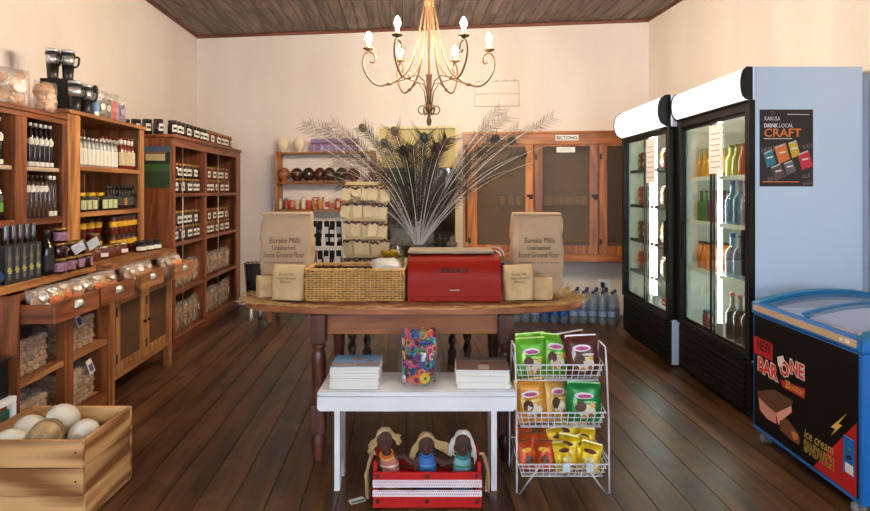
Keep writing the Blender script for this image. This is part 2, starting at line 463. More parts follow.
O('shelf_box', MB().box(.02,.65,.13,.28,.85,.33).box(.5,.65,.48,.75,.85,.64), pm('grey_box', (150,150,150), .8), al)
# cornices
tr = O('trim_1', MB().box(0,-.03,3.215,WID,0,3.25,.006), TRIMW, None, BP(0,0), (0,0,BA)); tag(tr, 'red brown cornice where end wall meets ceiling', 'trim', kind='structure')
e = (FL-BL); ln = e.length
tr = O('trim_2', MB().box(0,0,3.22,ln,.025,3.25,.006), TRIMW, None, (BL.x,BL.y,0), (0,0,math.atan2(e.y,e.x))); tag(tr, 'brown cornice along the left wall top', 'trim', kind='structure')
e = (FR-BR); ln = e.length
tr = O('trim_3', MB().box(0,-.025,3.22,ln,0,3.25,.006), TRIMW, None, (BR.x,BR.y,0), (0,0,math.atan2(e.y,e.x))); tag(tr, 'brown cornice along the right wall top', 'trim', kind='structure')
sk = O('baseboard_back', MB().box(0,-.015,0,WID,0,.09,.004), WHITE, None, BP(0,0), (0,0,BA)); tag(sk, 'painted skirting along the end wall', 'baseboard', kind='structure')
# street side of the room, behind the camera
wf = thing('wall_front', 'street front wall with windows and open doorway', 'wall', (0,-2.5,0)); wf['kind'] = 'structure'
for (a, b_, z0, z1) in ((FL.x-.15,-2.1,-.1,3.36),(-2.1,-.8,-.1,.85),(-2.1,-.8,2.65,3.36),(-.8,-.45,-.1,3.36),(-.45,1.0,2.45,3.36),(1.0,1.35,-.1,3.36),(1.35,2.65,-.1,.85),(1.35,2.65,2.65,3.36),(2.65,FR.x+.15,-.1,3.36)):
    O('wall_section', MB().box(a,-.15,z0,b_,0,z1), WALL, wf)
for n_, x0 in ((2,-2.1),(3,1.35)):
    w_ = thing('window_%d' % n_, 'white framed street window of the shop front, ' + ('left' if n_ == 2 else 'right') + ' of the doorway', 'window', (x0,-2.5,.85)); w_['kind'] = 'structure'
    O('frame', MB().box(0,-.1,0,.06,-.04,1.8).box(1.24,-.1,0,1.3,-.04,1.8).box(.06,-.1,0,1.24,-.04,.06).box(.06,-.1,1.74,1.24,-.04,1.8).box(.62,-.1,.06,.68,-.04,1.74), WHITE, w_)
    for k in range(2): O('pane', MB().box(.06+.62*k,-.075,.06,.62+.62*k,-.07,1.74), GLASS, w_)

# ================================================================== left wall furniture
def lbox(b, u0, u1, v0, v1, z0, z1, bev=.003): return b.box(u0, v0, z0, u1, v1, z1, bev)
def lthing(name, label, cat, Y0, z=0.0, group=None, u=WU+.012): return thing(name, label, cat, LP(u, Y0, z), TH, group)
HANDLE = MB()
HANDLE.grid(lambda a, b_: (.022*math.sin(b_*PI/2)*math.sin(a*PI)**.5 if 0 < a < 1 else 0, (a-.5)*.075, .02-.032*(1-math.cos(b_*PI/2))+.012*math.sin(a*PI)), 8, 4)
HANDLE = HANDLE.mesh('cup_handle')
def drawer(parent, u1, v0, v1, z0, z1, wd, depth=.42, slant=0.0):
    b = MB(); t = .014
    lbox(b, u1-depth, u1-.018, v0, v0+t, z0, z1-.008); lbox(b, u1-depth, u1-.018, v1-t, v1, z0, z1-.008)
    lbox(b, u1-depth, u1-depth+t, v0+t, v1-t, z0, z1-.008); lbox(b, u1-depth+t, u1-.018, v0+t, v1-t, z0, z0+.01)
    d = O('drawer', b, wd['x'], parent)
    O('drawer_front', lbox(MB(), u1-.018, u1, v0-.004, v1+.004, z0-.004, z1), wd['y'], d)
    O('cup_handle', HANDLE, STEEL, d, (u1, (v0+v1)/2, (z0+z1)/2+.005)); return d
# near base unit: open shelves under two pulled-out drawers
D_B = .667
a = lthing('open_base_unit', 'brown open shelf base unit with rusk bags below two drawers', 'shelf unit', 2.72)
for v in (0, .43, .85):
    O('post' if v == .43 else 'side_panel', lbox(MB(), D_B-.05 if v == .43 else 0, D_B, v-(.04 if v == .43 else 0), v+(.04 if v == .43 else .022), 0, .872), SHW['z'], a)
O('back_panel', lbox(MB(), 0, .012, .022, .85, .1, .872), SHW['z'], a)
O('shelf', lbox(MB(), .012, D_B-.055, .022, .85, .43, .452), SHB['y'], a)
O('shelf_lip', lbox(MB(), D_B-.053, D_B-.006, .024, .388, .425, .455), SHB['y'], a); O('shelf_lip', lbox(MB(), D_B-.053, D_B-.006, .472, .848, .425, .455), SHB['y'], a)
O('shelf', lbox(MB(), .012, D_B-.055, .022, .85, .11, .132), SHB['y'], a)
O('plinth', lbox(MB(), D_B-.054, D_B-.006, .024, .848, 0, .135), SHW['y'], a)
O('rail', lbox(MB(), D_B-.05, D_B-.008, .024, .848, .845, .872), SHW['y'], a)
drawer(a, D_B+.16, .03, .425, .735, .835, SHW, .5); drawer(a, D_B+.16, .455, .842, .735, .835, SHW, .5)
# cupboard with two doors, two drawers
c = lthing('drawer_cupboard', 'pine cupboard with two framed doors and two pulled-out drawers', 'cupboard', 3.60)
VL = .95
for v0 in (0, VL-.05):
    for u0 in (0, D_B-.05): O('leg', lbox(MB(), u0, u0+.05, v0, v0+.05, 0, .872), SHB['z'], c)
for v0 in (.012, VL-.03): O('side_panel', lbox(MB(), .05, D_B-.05, v0, v0+.018, .17, .872), SHB['x'], c)
O('bottom_rail', lbox(MB(), D_B-.045, D_B-.004, .05, VL-.05, .165, .2), SHB['y'], c)
O('bottom_board', lbox(MB(), .01, D_B-.046, .032, VL-.032, .175, .19), SHB['y'], c)
O('back_panel', lbox(MB(), 0, .01, .05, VL-.05, .17, .872), SHB['z'], c)
O('middle_rail', lbox(MB(), D_B-.045, D_B-.004, .05, VL-.05, .705, .735), SHB['y'], c)
MESHD = pm('door_panel_dark', (96,62,34), .7, n=.25, ns=60)
dw = (VL-.10)/2
for k in range(2):
    v0 = .05+k*dw; v1 = v0+dw-.004
    b = MB(); u0, u1 = D_B-.02, D_B+.004
    lbox(b,u0,u1,v0+.002,v0+.062,.203,.702); lbox(b,u0,u1,v1-.06,v1,.203,.702); lbox(b,u0,u1,v0+.062,v1-.06,.203,.268); lbox(b,u0,u1,v0+.062,v1-.06,.642,.702)
    d = O('door', b, SHB['z'], c)
    O('door_panel', lbox(MB(), u0+.002, u0+.010, v0+.06, v1-.058, .266, .644, 0), MESHD, d)
    for z in (.3, .6): O('hinge', lbox(MB(), u1, u1+.004, v0+.004, v0+.02, z-.03, z+.03, 0), DKMET, d)
    O('door_knob', MB().ball((u1+.012, v1-.03 if k == 0 else v0+.03, .46), .011, 8, 6), DKMET, d)
drawer(c, D_B+.16, .06, .40, .742, .845, SHB, .5); drawer(c, D_B+.20, .505, .865, .74, .842, SHB, .5)
# worktops
for nm_, lb_, y0_, ln_, dp_ in (('worktop', 'worn pine counter top under the near hutch, carrying oil boxes', 2.66, .935, .583), ('worktop', 'worn pine counter top under the pine hutch, carrying yellow labelled jars', 3.598, 1.0, .685)):
    wt = thing(nm_, lb_, 'worktop', LP(WU+.012, y0_, 0), TH)
    for k in range(4):
        O('plank', lbox(MB(), dp_/4*k, dp_/4*(k+1)-.002, 0, ln_, .873, .915, .004), SHB['y'], wt)
# hutch A
HD = .455
h = lthing('tall_shelf_hutch', 'near brown hutch shelf with dark syrup bottles, cut by photo edge', 'shelf', 2.70, .915)
ZA = 1.83-.915; VA = .80
for v0, v1 in ((0,.025),(.345,.42),(VA-.025,VA)): O('side_panel', lbox(MB(), 0, HD-.022, v0, v1, 0, ZA-.025), SHW['z'], h)
for v0, v1 in ((0,.05),(.335,.43),(VA-.045,VA)): O('stile', lbox(MB(), HD-.022, HD, v0, v1, 0, ZA-.055), SHW['z'], h)
O('top_board', lbox(MB(), 0, HD+.01, -.005, VA+.0, ZA-.025, ZA), SHW['y'], h)
O('top_rail', lbox(MB(), HD-.022, HD, 0, VA, ZA-.055, ZA-.025), SHW['y'], h)
O('back_panel', lbox(MB(), 0, .01, .025, VA-.025, 0, ZA-.025, 0), SHW['z'], h)
EDGE = pm('shelf_edging', (214,190,160), .8)
for k, (v0, v1) in enumerate(((.025,.345),(.42,VA-.025))):
    s_ = O('shelf', lbox(MB(), .01, HD-.024, v0, v1, .575, .593), SHW['y'], h)
    b = MB(); n = int((v1-v0)/.018)
    for i in range(n): b.lathe([(.009,-.0),(.009,.022)], 8, (HD-.028, v0+.009+i*(v1-v0-.004)/n, .572))
    O('scalloped_edging', b, EDGE, s_)
    O('shelf', lbox(MB(), .01, HD-.024, v0, v1, .282, .306), SHW['y'], h)
O('shelf_rail', lbox(MB(), HD-.02, HD-.002, .05, .335, .270, .308), SHW['y'], h); O('shelf_rail', lbox(MB(), HD-.02, HD-.002, .43, VA-.045, .270, .308), SHW['y'], h)
# hutch B
h = lthing('pine_shelf_hutch', 'pine hutch with boarded back holding sauces and honey jars', 'shelf', 3.512, .915)
ZB = 1.875-.915; VB = 1.035
for v0, v1 in ((0,.022),(VB-.022,VB)): O('side_panel', lbox(MB(), .012, HD-.022, v0, v1, 0, ZB-.024), SHB['z'], h)
O('stile', lbox(MB(), HD-.022, HD, 0, .135, 0, ZB-.026), SHB['z'], h); O('stile', lbox(MB(), HD-.022, HD, VB-.07, VB, 0, ZB-.026), SHB['z'], h)
O('top_board', lbox(MB(), 0, HD+.014, -.0, VB+.01, ZB-.024, ZB), SHB['y'], h)
for i in range(9): O('back_plank', lbox(MB(), 0, .011, .024+i*.1095, .022+.1085+i*.1095, 0, ZB-.026, .002), SHB['z'], h)
for z in (.592, .295):
    O('shelf', lbox(MB(), .013, HD-.024, .024, VB-.024, z, z+.026), SHB['y'], h); O('shelf_rail', lbox(MB(), HD-.022, HD-.002, .137, VB-.072, z-.004, z+.028), SHB['y'], h)
# far shelf unit C
CD = .54; VC = 2.0; ZC = 1.856
h = lthing('far_shelf_unit', 'large red brown shelf unit full of preserve jars, beside end wall', 'shelf', 4.91)
for v0, v1 in ((0,.025),(.79,.815),(VC-.025,VC)): O('side_panel', lbox(MB(), 0, CD-.022, v0, v1, 0, ZC-.03), SHC['z'], h)
for v0, v1 in ((0,.04),(.78,.825),(VC-.16,VC)): O('stile', lbox(MB(), CD-.022, CD, v0, v1, .10, ZC-.10), SHC['z'], h)
O('top_board', lbox(MB(), 0, CD+.02, -.015, VC, ZC-.03, ZC, .006), SHC['y'], h)
O('top_rail', lbox(MB(), CD-.022, CD, 0, VC, ZC-.10, ZC-.03), SHC['y'], h)
O('plinth', lbox(MB(), CD-.04, CD-.015, 0, VC, 0, .10), SHC['y'], h)
O('back_panel', lbox(MB(), 0, .01, .025, VC-.025, .085, ZC-.03, 0), SHC['z'], h)
for z in (1.328, .90, .48, .085):
    for v0, v1 in ((.025,.79),(.815,VC-.025)): O('shelf', lbox(MB(), .01, CD-.03, v0, v1, z, z+.022), SHC['y'], h)
    for v0, v1 in ((.04,.78),(.825,VC-.16)): O('shelf_rail', lbox(MB(), CD-.028, CD-.004, v0, v1, z-.008, z+.023), SHC['y'], h)
for v in (.22, 1.20): O('steel_rod', MB().tube([(CD-.008, v, .09), (CD-.008, v, ZC-.10)], .0042, 8), STEEL, h)
# landscape poster on its near side
def side_pt(u, z): return Vector((u, -.004, z))
po = thing('landscape_poster', 'landscape poster of house and lawn on side of far shelf', 'poster', LP(WU+.012, 4.906, 0), TH)
def pq(name, u0, u1, z0, z1, c, lift, jag=None):
    O(name, MB().box(u0, -.002-lift, z0, u1, -.0005-lift, z1), lab(c, .35), po)
Lu0, Lu1, Lz0, Lz1 = .262, .51, 1.40, 1.752
O('sheet', MB().box(Lu0, -.0015, Lz0, Lu1, 0, Lz1), lab((56,78,50), .3), po)
pq('sky_print', Lu0, Lu1, 1.69, Lz1, (74,92,112), .0005); pq('tree_print', Lu0, Lu1, 1.60, 1.70, (40,54,44), .001)
pq('house_print', .31, .47, 1.63, 1.69, (196,176,128), .002); pq('roof_print', .30, .48, 1.685, 1.705, (128,96,80), .0022)
pq('lawn_print', Lu0, Lu1, 1.54, 1.60, (66,96,52), .0015); pq('hedge_print', Lu0+.02, Lu1-.02, 1.50, 1.53, (60,70,60), .002)
O('badge_print', MB().lathe([(.013,0),(.013,.001)], 12).xf(Matrix.Translation((.285,-.003,1.435)) @ Matrix.Rotation(R(90),4,'X')), lab((190,200,180)), po)
# ================================================================== goods on the left shelves
def arc_label(r, z0, z1, hw, oval=False, mid=-38):         # a label stuck on the side that faces the room
    b = MB(); n = 8; zc = (z0+z1)/2; hh = (z1-z0)/2
    def f(a, c):
        k = math.sqrt(max(.06, 1-(2*a-1)**2)) if oval else 1.0
        an = R(mid+hw*(2*a-1)); return Vector((r*math.cos(an), r*math.sin(an), zc+hh*k*(2*c-1)))
    return b.grid(f, n, 1)
def jar_kind(name, r, h, body, lid, label, z0=.2, z1=.66, seg=12, cat='jar', lidh=.16, deco=None, hw=62):
    ps = [('glass_body', MB().lathe([(r*.9,0),(r,h*.06),(r,h*.70),(r*.86,h*.82),(r*.84,h*(1-lidh)-.001)], seg), body),
          ('lid', MB().lathe([(r*.9,h*(1-lidh)),(r*.92,h*(1-lidh)+.002),(r*.92,h-.002),(r*.86,h)], seg), lid)]
    if label: ps.append(('paper_label', arc_label(r*1.03, h*z0, h*z1, hw), label))
    if deco: ps.append(('label_print', arc_label(r*1.06, h*(z0+(z1-z0)*.30), h*(z0+(z1-z0)*.62), hw*.7), deco, 'paper_label'))
    return Kind(name, cat, ps)
def bottle_kind(name, r, h, body, cap, label, z0=.12, z1=.45, neck=.36, sh=.62, seg=12, cat='bottle', cz=.9, top=None, capr=None):
    ps = [('glass_body', MB().lathe([(r*.88,0),(r,h*.03),(r,h*sh),(r*.8,h*(sh+.07)),(r*neck,h*(sh+.16)),(r*neck*.92,h*cz-.001)], seg), body),
          ('cap', MB().lathe([((capr or r*neck*1.15),h*cz),((capr or r*neck*1.15),h*.992),((capr or r*neck*1.15)*.85,h)], seg), cap)]
    if label: ps.append(('paper_label', arc_label(r*1.03, h*z0, h*z1, 60), label))
    if top: ps.append(('neck_label', arc_label(r*1.03, h*top[0], h*top[1], 52, True), top[2]))
    return Kind(name, cat, ps)
def pil(w, h, t, a, b, crk=0.0, seed=0):
    k = max(0.0, (1-a**4)*(1-b**6))**.6
    y = t/2*k
    n_ = noise.noise(Vector((a*3+seed*7.3, b*3.5, seed*2.1)))*crk*(.3+.7*k)
    return y+n_, (1-.05*(1-b*b)*0-.04*math.cos(b*PI/2))
def pillow(w, h, t, crk=.003, seed=0, nx=10, ny=12):
    m = MB()
    for sg in (-1, 1):
        def f(i, j):
            a, b = i*2-1, j*2-1
            y, q = pil(w, h, t, a, b, crk, seed+(sg > 0)*.37)
            edge = abs(a) > .999 or abs(b) > .999
            return Vector((a*w/2*q, 0 if edge else sg*max(y, .0012), (b+1)/2*h))
        m.grid(f, nx, ny)
    return m
def pillow_decal(w, h, t, ca, cb, ra, rb, seed=0, lift=.0025, crk=.003, n=14, rings=2):     # oval printed on the front of a pillow bag
    vs = []; fs = []
    for k in range(rings+1):
        for i in range(n):
            an = 2*PI*i/n; a = ca+ra*k/rings*math.cos(an); b = cb+rb*k/rings*math.sin(an)
            y, q = pil(w, h, t, a, b, crk, seed); vs.append((a*w/2*q, -max(y,.0012)-lift, (b+1)/2*h))
    for k in range(rings):
        for i in range(n):
            j = (i+1) % n; fs.append((k*n+i, k*n+j, (k+1)*n+j, (k+1)*n+i))
    return MB().add(vs, fs, True)

JAM = pm('dark_jam', (44,16,14), .12, coat=.5, var=.2); HONEY = pm('amber_preserve', (92,30,12), .12, coat=.5, var=.2)
CHUT = pm('chutney', (110,44,20), .15, coat=.4, var=.25, n=.3, ns=60)
SYR = pm('dark_syrup', (30,14,16), .1, coat=.5); SAUCE = pm('red_sauce', (112,34,22), .12, coat=.4, var=.1)
VIN = clear('clear_bottle', (176,160,150), .2, .03, .25, (120,84,70)); OIL = pm('dark_green_glass', (22,24,20), .12, coat=.4)
GOLD = pm('gold_lid', (146,110,56), .35, .7); SILV = pm('silver_lid', (190,186,180), .3, .8); DLID = pm('dark_lid', (44,34,30), .35)
YEL = pm('yellow_lid', (226,178,24), .4); WLAB = lab((226,222,212)); BLKL = lab((34,30,30)); YLAB = lab((222,170,30)); GLAB = lab((196,200,150)); LIME = lab((110,160,50))
WCAP = pm('white_cap', (222,220,216), .4); GREYF = pm('grey_foil', (116,118,124), .3, .6); PURL = lab((150,110,140))
SPECK = pm('fruit_label', (150,104,128), .5, n=.8, ns=70)
# far shelf unit: tiers of small preserve jars
K_pres = jar_kind('preserve_jar', .039, .134, JAM, GOLD, WLAB, .18, .66, 12, deco=BLKL, hw=27)
K_pale = jar_kind('preserve_jar', .039, .134, CHUT, GOLD, WLAB, .18, .66, 12, deco=BLKL, hw=27)
for sz, sn in ((1.351,'top shelf'), (.923,'second shelf')):
    for bay, (y0, n) in enumerate(((5.012, 9), (5.80, 11))):
        for tier in range(2):
            for i in range(n):
                k = K_pale if (bay == 1) else K_pres
                k.make('small white labelled preserve jar, %s tier, %s, %s bay of far shelf' % (('lower','upper')[tier], sn, ('near','far')[bay]),
                       LP(-2.045, y0+i*.0815, sz+tier*.1345), .5*math.sin(i*2.7+tier*1.9+bay), 'preserve jars %s %s tier bay %d' % (sn, ('lower','upper')[tier], bay+1))
K_top = jar_kind('dark_jar', .042, .13, SYR, DLID, WLAB, .22, .70, 12, deco=BLKL, hw=30)
for i in range(4): K_top.make('%s dark white labelled jar from wall on near edge of far shelf top' % ORD[i], LP(-2.40+i*.095, 4.975, 1.857), .2*math.sin(i*2.7), 'dark jars on near edge of far shelf top')
for i in range(18):
    (K_top if i < 9 else K_pale).make('%s white labelled jar from left in long row on top of far shelf' % ORD[i], LP(-2.03, 5.07+i*.095, 1.857), .5*math.sin(i*2.7), 'jars along the far shelf top %s' % ('near' if i < 9 else 'far'))
# bags of biscuits
BISC = pm('biscuit', (206,150,90), .8, var=.2, n=.2, ns=50, bump=.3, bs=90); RUSK = pm('rusk', (228,190,132), .85, var=.18, n=.2, ns=70, bump=.4, bs=120)
bis = MB().lathe([(.001,0),(.026,.001),(.03,.006),(.024,.012),(.001,.014)], 10).mesh('biscuit')
def bag_of_biscuits(w, h, t, n, seed, cards, cat='biscuit bag'):
    rng = random.Random(seed); parts = []
    parts.append(('film', pillow(w, h, t, .012, seed), FILM))
    for i in range(n):
        lay = i/n
        x = rng.uniform(-.32,.32)*w; z = .03+lay*(h*.62); y = rng.uniform(-.16,.16)*t
        b = MB(); b.lathe([(.001,0),(.024,.001),(.028,.006),(.022,.012),(.001,.014)], 8)
        b.xf(Matrix.Translation((x,y,z)) @ Matrix.Rotation(rng.uniform(.9,2.2),4,'X') @ Matrix.Rotation(rng.uniform(-.7,.7),4,'Y'))
        parts.append(('biscuit', b, BISC))
    for (ca, cb, ra, rb, mat) in cards: parts.append(('label', pillow_decal(w, h, t, ca, cb, ra, rb, seed, .008, .012), mat))
    return Kind('biscuit_bag', cat, parts)
ORNG = lab((206,104,50)); LBLU = lab((70,80,140)); SILB = pm('silver_print', (196,190,186), .3, .4)
K_bag = [bag_of_biscuits(.13, .19, .075, 11, 3, []), bag_of_biscuits(.13, .20, .075, 11, 8, [(.1,.1,.3,.22,PAPER)])]
i = 0
for sz, sn in ((.503,'third shelf'), (.108,'bottom shelf')):
    for bay, ys in enumerate(((5.03,5.18,5.33,5.49,5.62), (5.83,5.98,6.13,6.28,6.43,6.58))):
        for j, y in enumerate(ys):
            kk = K_bag[(i*7) % 3 == 0]
            kk.make('%s cellophane biscuit bag from left on %s, %s bay of far shelf' % (ORD[j], sn, ('near','far')[bay]), LP(-2.045, y, sz), PI/2+TH+.25*math.sin(i*2.3), 'biscuit bags on far shelf', sc=(1,1,1.35 if sz < .3 else 1.25))
            i += 1
# drawers: small bags of sweets
K_sw = [bag_of_biscuits(.12, .15, .06, 8, 21, [(0,-.35,.6,.28,ORNG),(.1,.3,.4,.2,SILB)]), bag_of_biscuits(.12, .15, .06, 8, 27, [(0,-.1,.55,.3,ORNG),(0,.6,.4,.18,SILB)]), bag_of_biscuits(.12, .15, .06, 7, 33, [(0,.3,.5,.35,SILB),(0,-.4,.4,.2,PAPER)])]
def dr(lbl, Ys, u, z, kinds, tilt=-.35, rzs=(.2,-.15,.3,.0,-.3,.1)):
    for j, y in enumerate(Ys):
        K_sw[kinds[j % len(kinds)]].make('%s small biscuit bag from left in %s' % (ORD[j], lbl), LP(u+.02*math.sin(j*2.1), y, z), rot=(tilt, .12*math.sin(j*3.3), PI/2+TH+rzs[j % 6]-.35), group='biscuit bags in '+lbl)
dr('nearest pulled-out drawer', (2.85,2.91,2.97,3.04,3.09), -1.775, .752, (2,1,0,1,0))
dr('second pulled-out drawer', (3.23,3.33,3.43,3.52), -1.775, .752, (2,1,1,0))
dr('third pulled-out drawer', (3.71,3.79,3.87,3.95), -1.742, .76, (2,0,2,0))
dr('farthest pulled-out drawer', (4.17,4.28,4.39), -1.70, .76, (2,1,2))
# rusk bags in the open base unit
FILMB = clear('blue_tint_film', (240,240,250), .14, .1, .06, (170,170,225), bump=.8, bs=30)
rng = random.Random(5)
rk = MB().box(-.027,-.02,-.0135,.027,.02,.0135,.007).jit(.003,50,1).mesh('rusk')
def rusk_bag(label, loc, w, d, h, card):
    t = thing('rusk_bag', label, 'rusk bag', loc, TH, 'rusk bags in the open base unit')
    nx, nz = int(w/.056), int(h*.84/.0285)
    for k in range(nz):
        for i in range(nx):
            O('rusk', rk, RUSK, t, (d/2-.025+rng.uniform(-.003,.003), -w/2+.03+i*(w-.06)/(nx-1)+(.008 if k % 2 else -.004), .016+k*.0285), (rng.uniform(-.12,.12), rng.uniform(-.2,.2), PI/2+rng.uniform(-.2,.2)))
        for j in range(3):
            O('rusk', rk, RUSK, t, (d/2-.08-j*.045, -w/2+.026, .016+k*.0285), (rng.uniform(-.12,.12), rng.uniform(-.15,.15), rng.uniform(-.2,.2)))
    b = MB(); prof = [(.97,0),(1.0,.05),(1.0,.8),(.8,.92),(.45,1.0),(.62,1.1)]
    vs = []; fs = []; n = 24
    for (q, z) in prof:
        for i in range(n):
            a = 2*PI*i/n; ca, sa = math.cos(a), math.sin(a); r_ = (abs(ca)**5+abs(sa)**5)**(-.2)
            vs.append((ca*r_*(d/2+.014)*q, sa*r_*(w/2+.014)*q, z*h+.003))
    for k in range(len(prof)-1):
        for i in range(n): fs.append((k*n+i, k*n+(i+1) % n, (k+1)*n+(i+1) % n, (k+1)*n+i))
    b.add(vs, fs, True).jit(.006, 14, w*9)
    O('film', b, FILMB, t)
    if card:
        c_ = O('card_label', MB().box(-.001,-.045,-.04,.001,.045,.04), WLAB, t, (d/2+.016, card*w, h*.80), (0,-.35,.2))
        O('card_print', MB().box(.0012,-.03,-.032,.002,.03,.012), LBLU, c_)
rusk_bag('rusk bag on upper shelf of open base unit, left bay', LP(-1.99, 2.925, .454), .30, .20, .235, 0)
rusk_bag('rusk bag with white card on upper shelf, right bay of open unit', LP(-1.99, 3.385, .454), .30, .20, .225, -.2)
rusk_bag('rusk bag on bottom shelf of open base unit, left bay', LP(-1.99, 2.925, .134), .30, .20, .225, 0)
rusk_bag('rusk bag with white cards on bottom shelf, right bay of open unit', LP(-1.99, 3.385, .134), .30, .20, .245, .22)
# near hutch bottles
K_syr = bottle_kind('syrup_bottle', .021, .25, SYR, WCAP, WLAB, .02, .12, .45, .66, 12, top=(.50,.66,WLAB), cz=.92)
K_vin = bottle_kind('vinegar_bottle', .019, .242, VIN, DLID, None, 0, 0, .5, .74, 12, top=(.60,.76,WLAB), cz=.9)
K_vinw = bottle_kind('vinegar_bottle', .019, .242, VIN, WCAP, WLAB, .02, .14, .5, .74, 12, cz=.9)
K_grn = bottle_kind('sauce_bottle', .021, .22, OIL, DLID, LIME, .2, .42, .4, .6, 12, top=(.43,.6,lab((80,90,84))))
for i in range(5): K_syr.make('%s white capped dark syrup bottle from left, upper shelf of near hutch' % ORD[i], LP(-2.105, 3.255+i*.045, 1.5095), 0, 'white capped syrup bottles')
for i in range(6): K_syr.make('%s dark syrup bottle from left in back row, near hutch upper shelf' % ORD[i], LP(-2.16, 3.235+i*.044, 1.5095), 0, 'syrup bottles in back row')
for i in range(3): K_syr.make('%s syrup bottle from left at photo edge, near hutch upper shelf' % ORD[i], LP(-2.11, 2.90+i*.055, 1.5095), .3, 'syrup bottles at photo edge')
for i in range(5): K_vin.make('%s black capped clear bottle from left, lower shelf of near hutch' % ORD[i], LP(-2.10, 3.222+i*.0405, 1.222), 0, 'black capped clear bottles')
for i in range(2): K_vinw.make('%s white capped clear bottle beside black capped ones, near hutch lower shelf' % ('nearer','farther')[i] if False else ('nearer','farther')[i]+' white capped clear bottle, lower shelf of near hutch', LP(-2.10, 3.426+i*.0405, 1.222), 0, 'white capped clear bottles')
for i in range(3): K_grn.make('%s green labelled dark bottle from left, near hutch lower shelf' % ORD[i], LP(-2.11, 2.90+i*.055, 1.222), .3, 'green labelled bottles')
# oil boxes and bottles on the near worktop
BOXG = pm('dark_box_card', (46,46,50), .55)
bx = MB().box(-.03,-.021,0,.03,.021,.19,.002)
K_box = Kind('oil_box', 'box', [('carton', bx, BOXG), ('bottle_print', MB().box(.0302,-.008,.02,.031,.008,.15).box(.0302,-.004,.15,.031,.004,.18), lab((96,98,104))),
        ('emblem_print', MB().lathe([(.011,0),(.011,.001)], 10).xf(Matrix.Translation((.031,0,.125)) @ Matrix.Rotation(R(90),4,'Y')), lab((120,112,80))),
        ('leaf_print', MB().box(.0312,-.012,.062,.0318,.012,.072).box(.0312,-.009,.074,.0318,.006,.082).box(.0312,-.006,.052,.0318,.01,.060), lab((190,184,90)))])
for i in range(5): K_box.make('%s dark oil box from left on near counter' % ORD[i], LP(-1.972, 2.855+i*.056, .9155), TH-.25, 'dark oil boxes')
K_oil = bottle_kind('oil_bottle', .026, .285, OIL, DLID, None, 0, 0, .42, .55, 12, top=(.60,.601,GREYF), cz=.95)
K_oil2 = Kind('oil_bottle', 'bottle', [('glass_body', MB().lathe([(.024,0),(.026,.01),(.026,.17),(.012,.205),(.011,.21)], 12), OIL), ('foil_neck', MB().lathe([(.0125,.205),(.0135,.22),(.0135,.28),(.012,.285)], 12), GREYF)])
for i in range(5): K_oil2.make('%s grey foil necked oil bottle from left behind oil boxes' % ORD[i], LP(-2.024, 2.94+i*.054, .9155), 0, 'foil necked oil bottles')
K_wine = bottle_kind('wine_bottle', .034, .245, OIL, DLID, lab((40,38,44)), .12, .45, .4, .58, 14, cz=.86)
K_wine.make('tall dark bottle standing between oil boxes and berry jam jars', LP(-1.958, 3.172, .9155), 0)
# berry jam stack with price cards
K_berry = jar_kind('berry_jam_jar', .042, .083, JAM, GOLD, SPECK, .14, .72, 14)
for i, (u, y, l, nm) in enumerate(((-1.94,3.245,0,'first'),(-1.94,3.335,0,'second'),(-1.94,3.425,0,'third'),(-1.94,3.515,0,'fourth'),(-1.95,3.265,1,'first'),(-1.95,3.36,1,'second'),(-1.95,3.46,1,'third'))):
    K_berry.make('%s berry jam jar from left in %s tier of counter stack' % (nm, ('bottom','middle')[l]), LP(u, y, .9155+l*.0835), i*.5, 'berry jam jars')
K_berry.make('single berry jam jar on top of the counter stack', LP(-1.96, 3.29, .9155+.167), 0, 'berry jam jars')
PT = pm('price_card', (190,196,204), .5)
for y, z, k in ((3.37,1.045,'left'),(3.53,1.055,'right')):
    tag(O('price_card', MB().box(-.001,-.036,-.03,.001,.036,.03).xf(Matrix.Rotation(.5,4,'X')), PT, None, LP(-1.896, y, z), (0,.15,TH-.5)), 'grey white price card stuck on berry jam jars, %s one' % k, 'price card', 'price cards on jam')
# pine hutch
K_whl = bottle_kind('slim_white_label_bottle', .022, .20, pm('pale_glass', (150,150,146), .15, coat=.3), SILV, WLAB, .08, .62, .6, .74, 12, cz=.88)
for i in range(10): K_whl.make('%s slim white labelled bottle from left, top shelf of pine hutch' % ORD[i], LP(-2.135, 3.80+i*.0515, 1.5335), .2, 'slim white labelled bottles')
K_sau = bottle_kind('red_sauce_bottle', .027, .235, SAUCE, DLID, lab((206,188,150)), .14, .52, .42, .62, 12, cz=.94, top=(.70,.70,WLAB))
K_sau = Kind('red_sauce_bottle', 'bottle', [('glass_body', MB().lathe([(.024,0),(.027,.008),(.027,.15),(.012,.19),(.011,.2)], 12), SAUCE), ('neck_label', MB().lathe([(.0135,.185),(.0135,.222)], 12), WLAB), ('cap', MB().lathe([(.0135,.2225),(.0135,.24)], 12), SAUCE), ('paper_label', arc_label(.0278,.03,.13,60), lab((206,188,150)))])
for i in range(4): K_sau.make('%s red sauce bottle from left in front row, pine hutch' % ORD[i], LP(-2.12, 4.325+i*.056, 1.5335), .2, 'red sauce bottles')
for i in range(6): K_sau.make('%s red sauce bottle from left in back row, pine hutch' % ORD[i], LP(-2.20, 4.21+i*.057, 1.5335), .2, 'red sauce bottles in back row')
K_hon = jar_kind('honey_jar', .036, .125, HONEY, YEL, GLAB, .14, .74, 14, lidh=.2, hw=34)
K_oly = jar_kind('olive_jar', .030, .10, pm('olive_brine', (40,34,18), .15, coat=.4), DLID, GLAB, .14, .76, 12, hw=34)
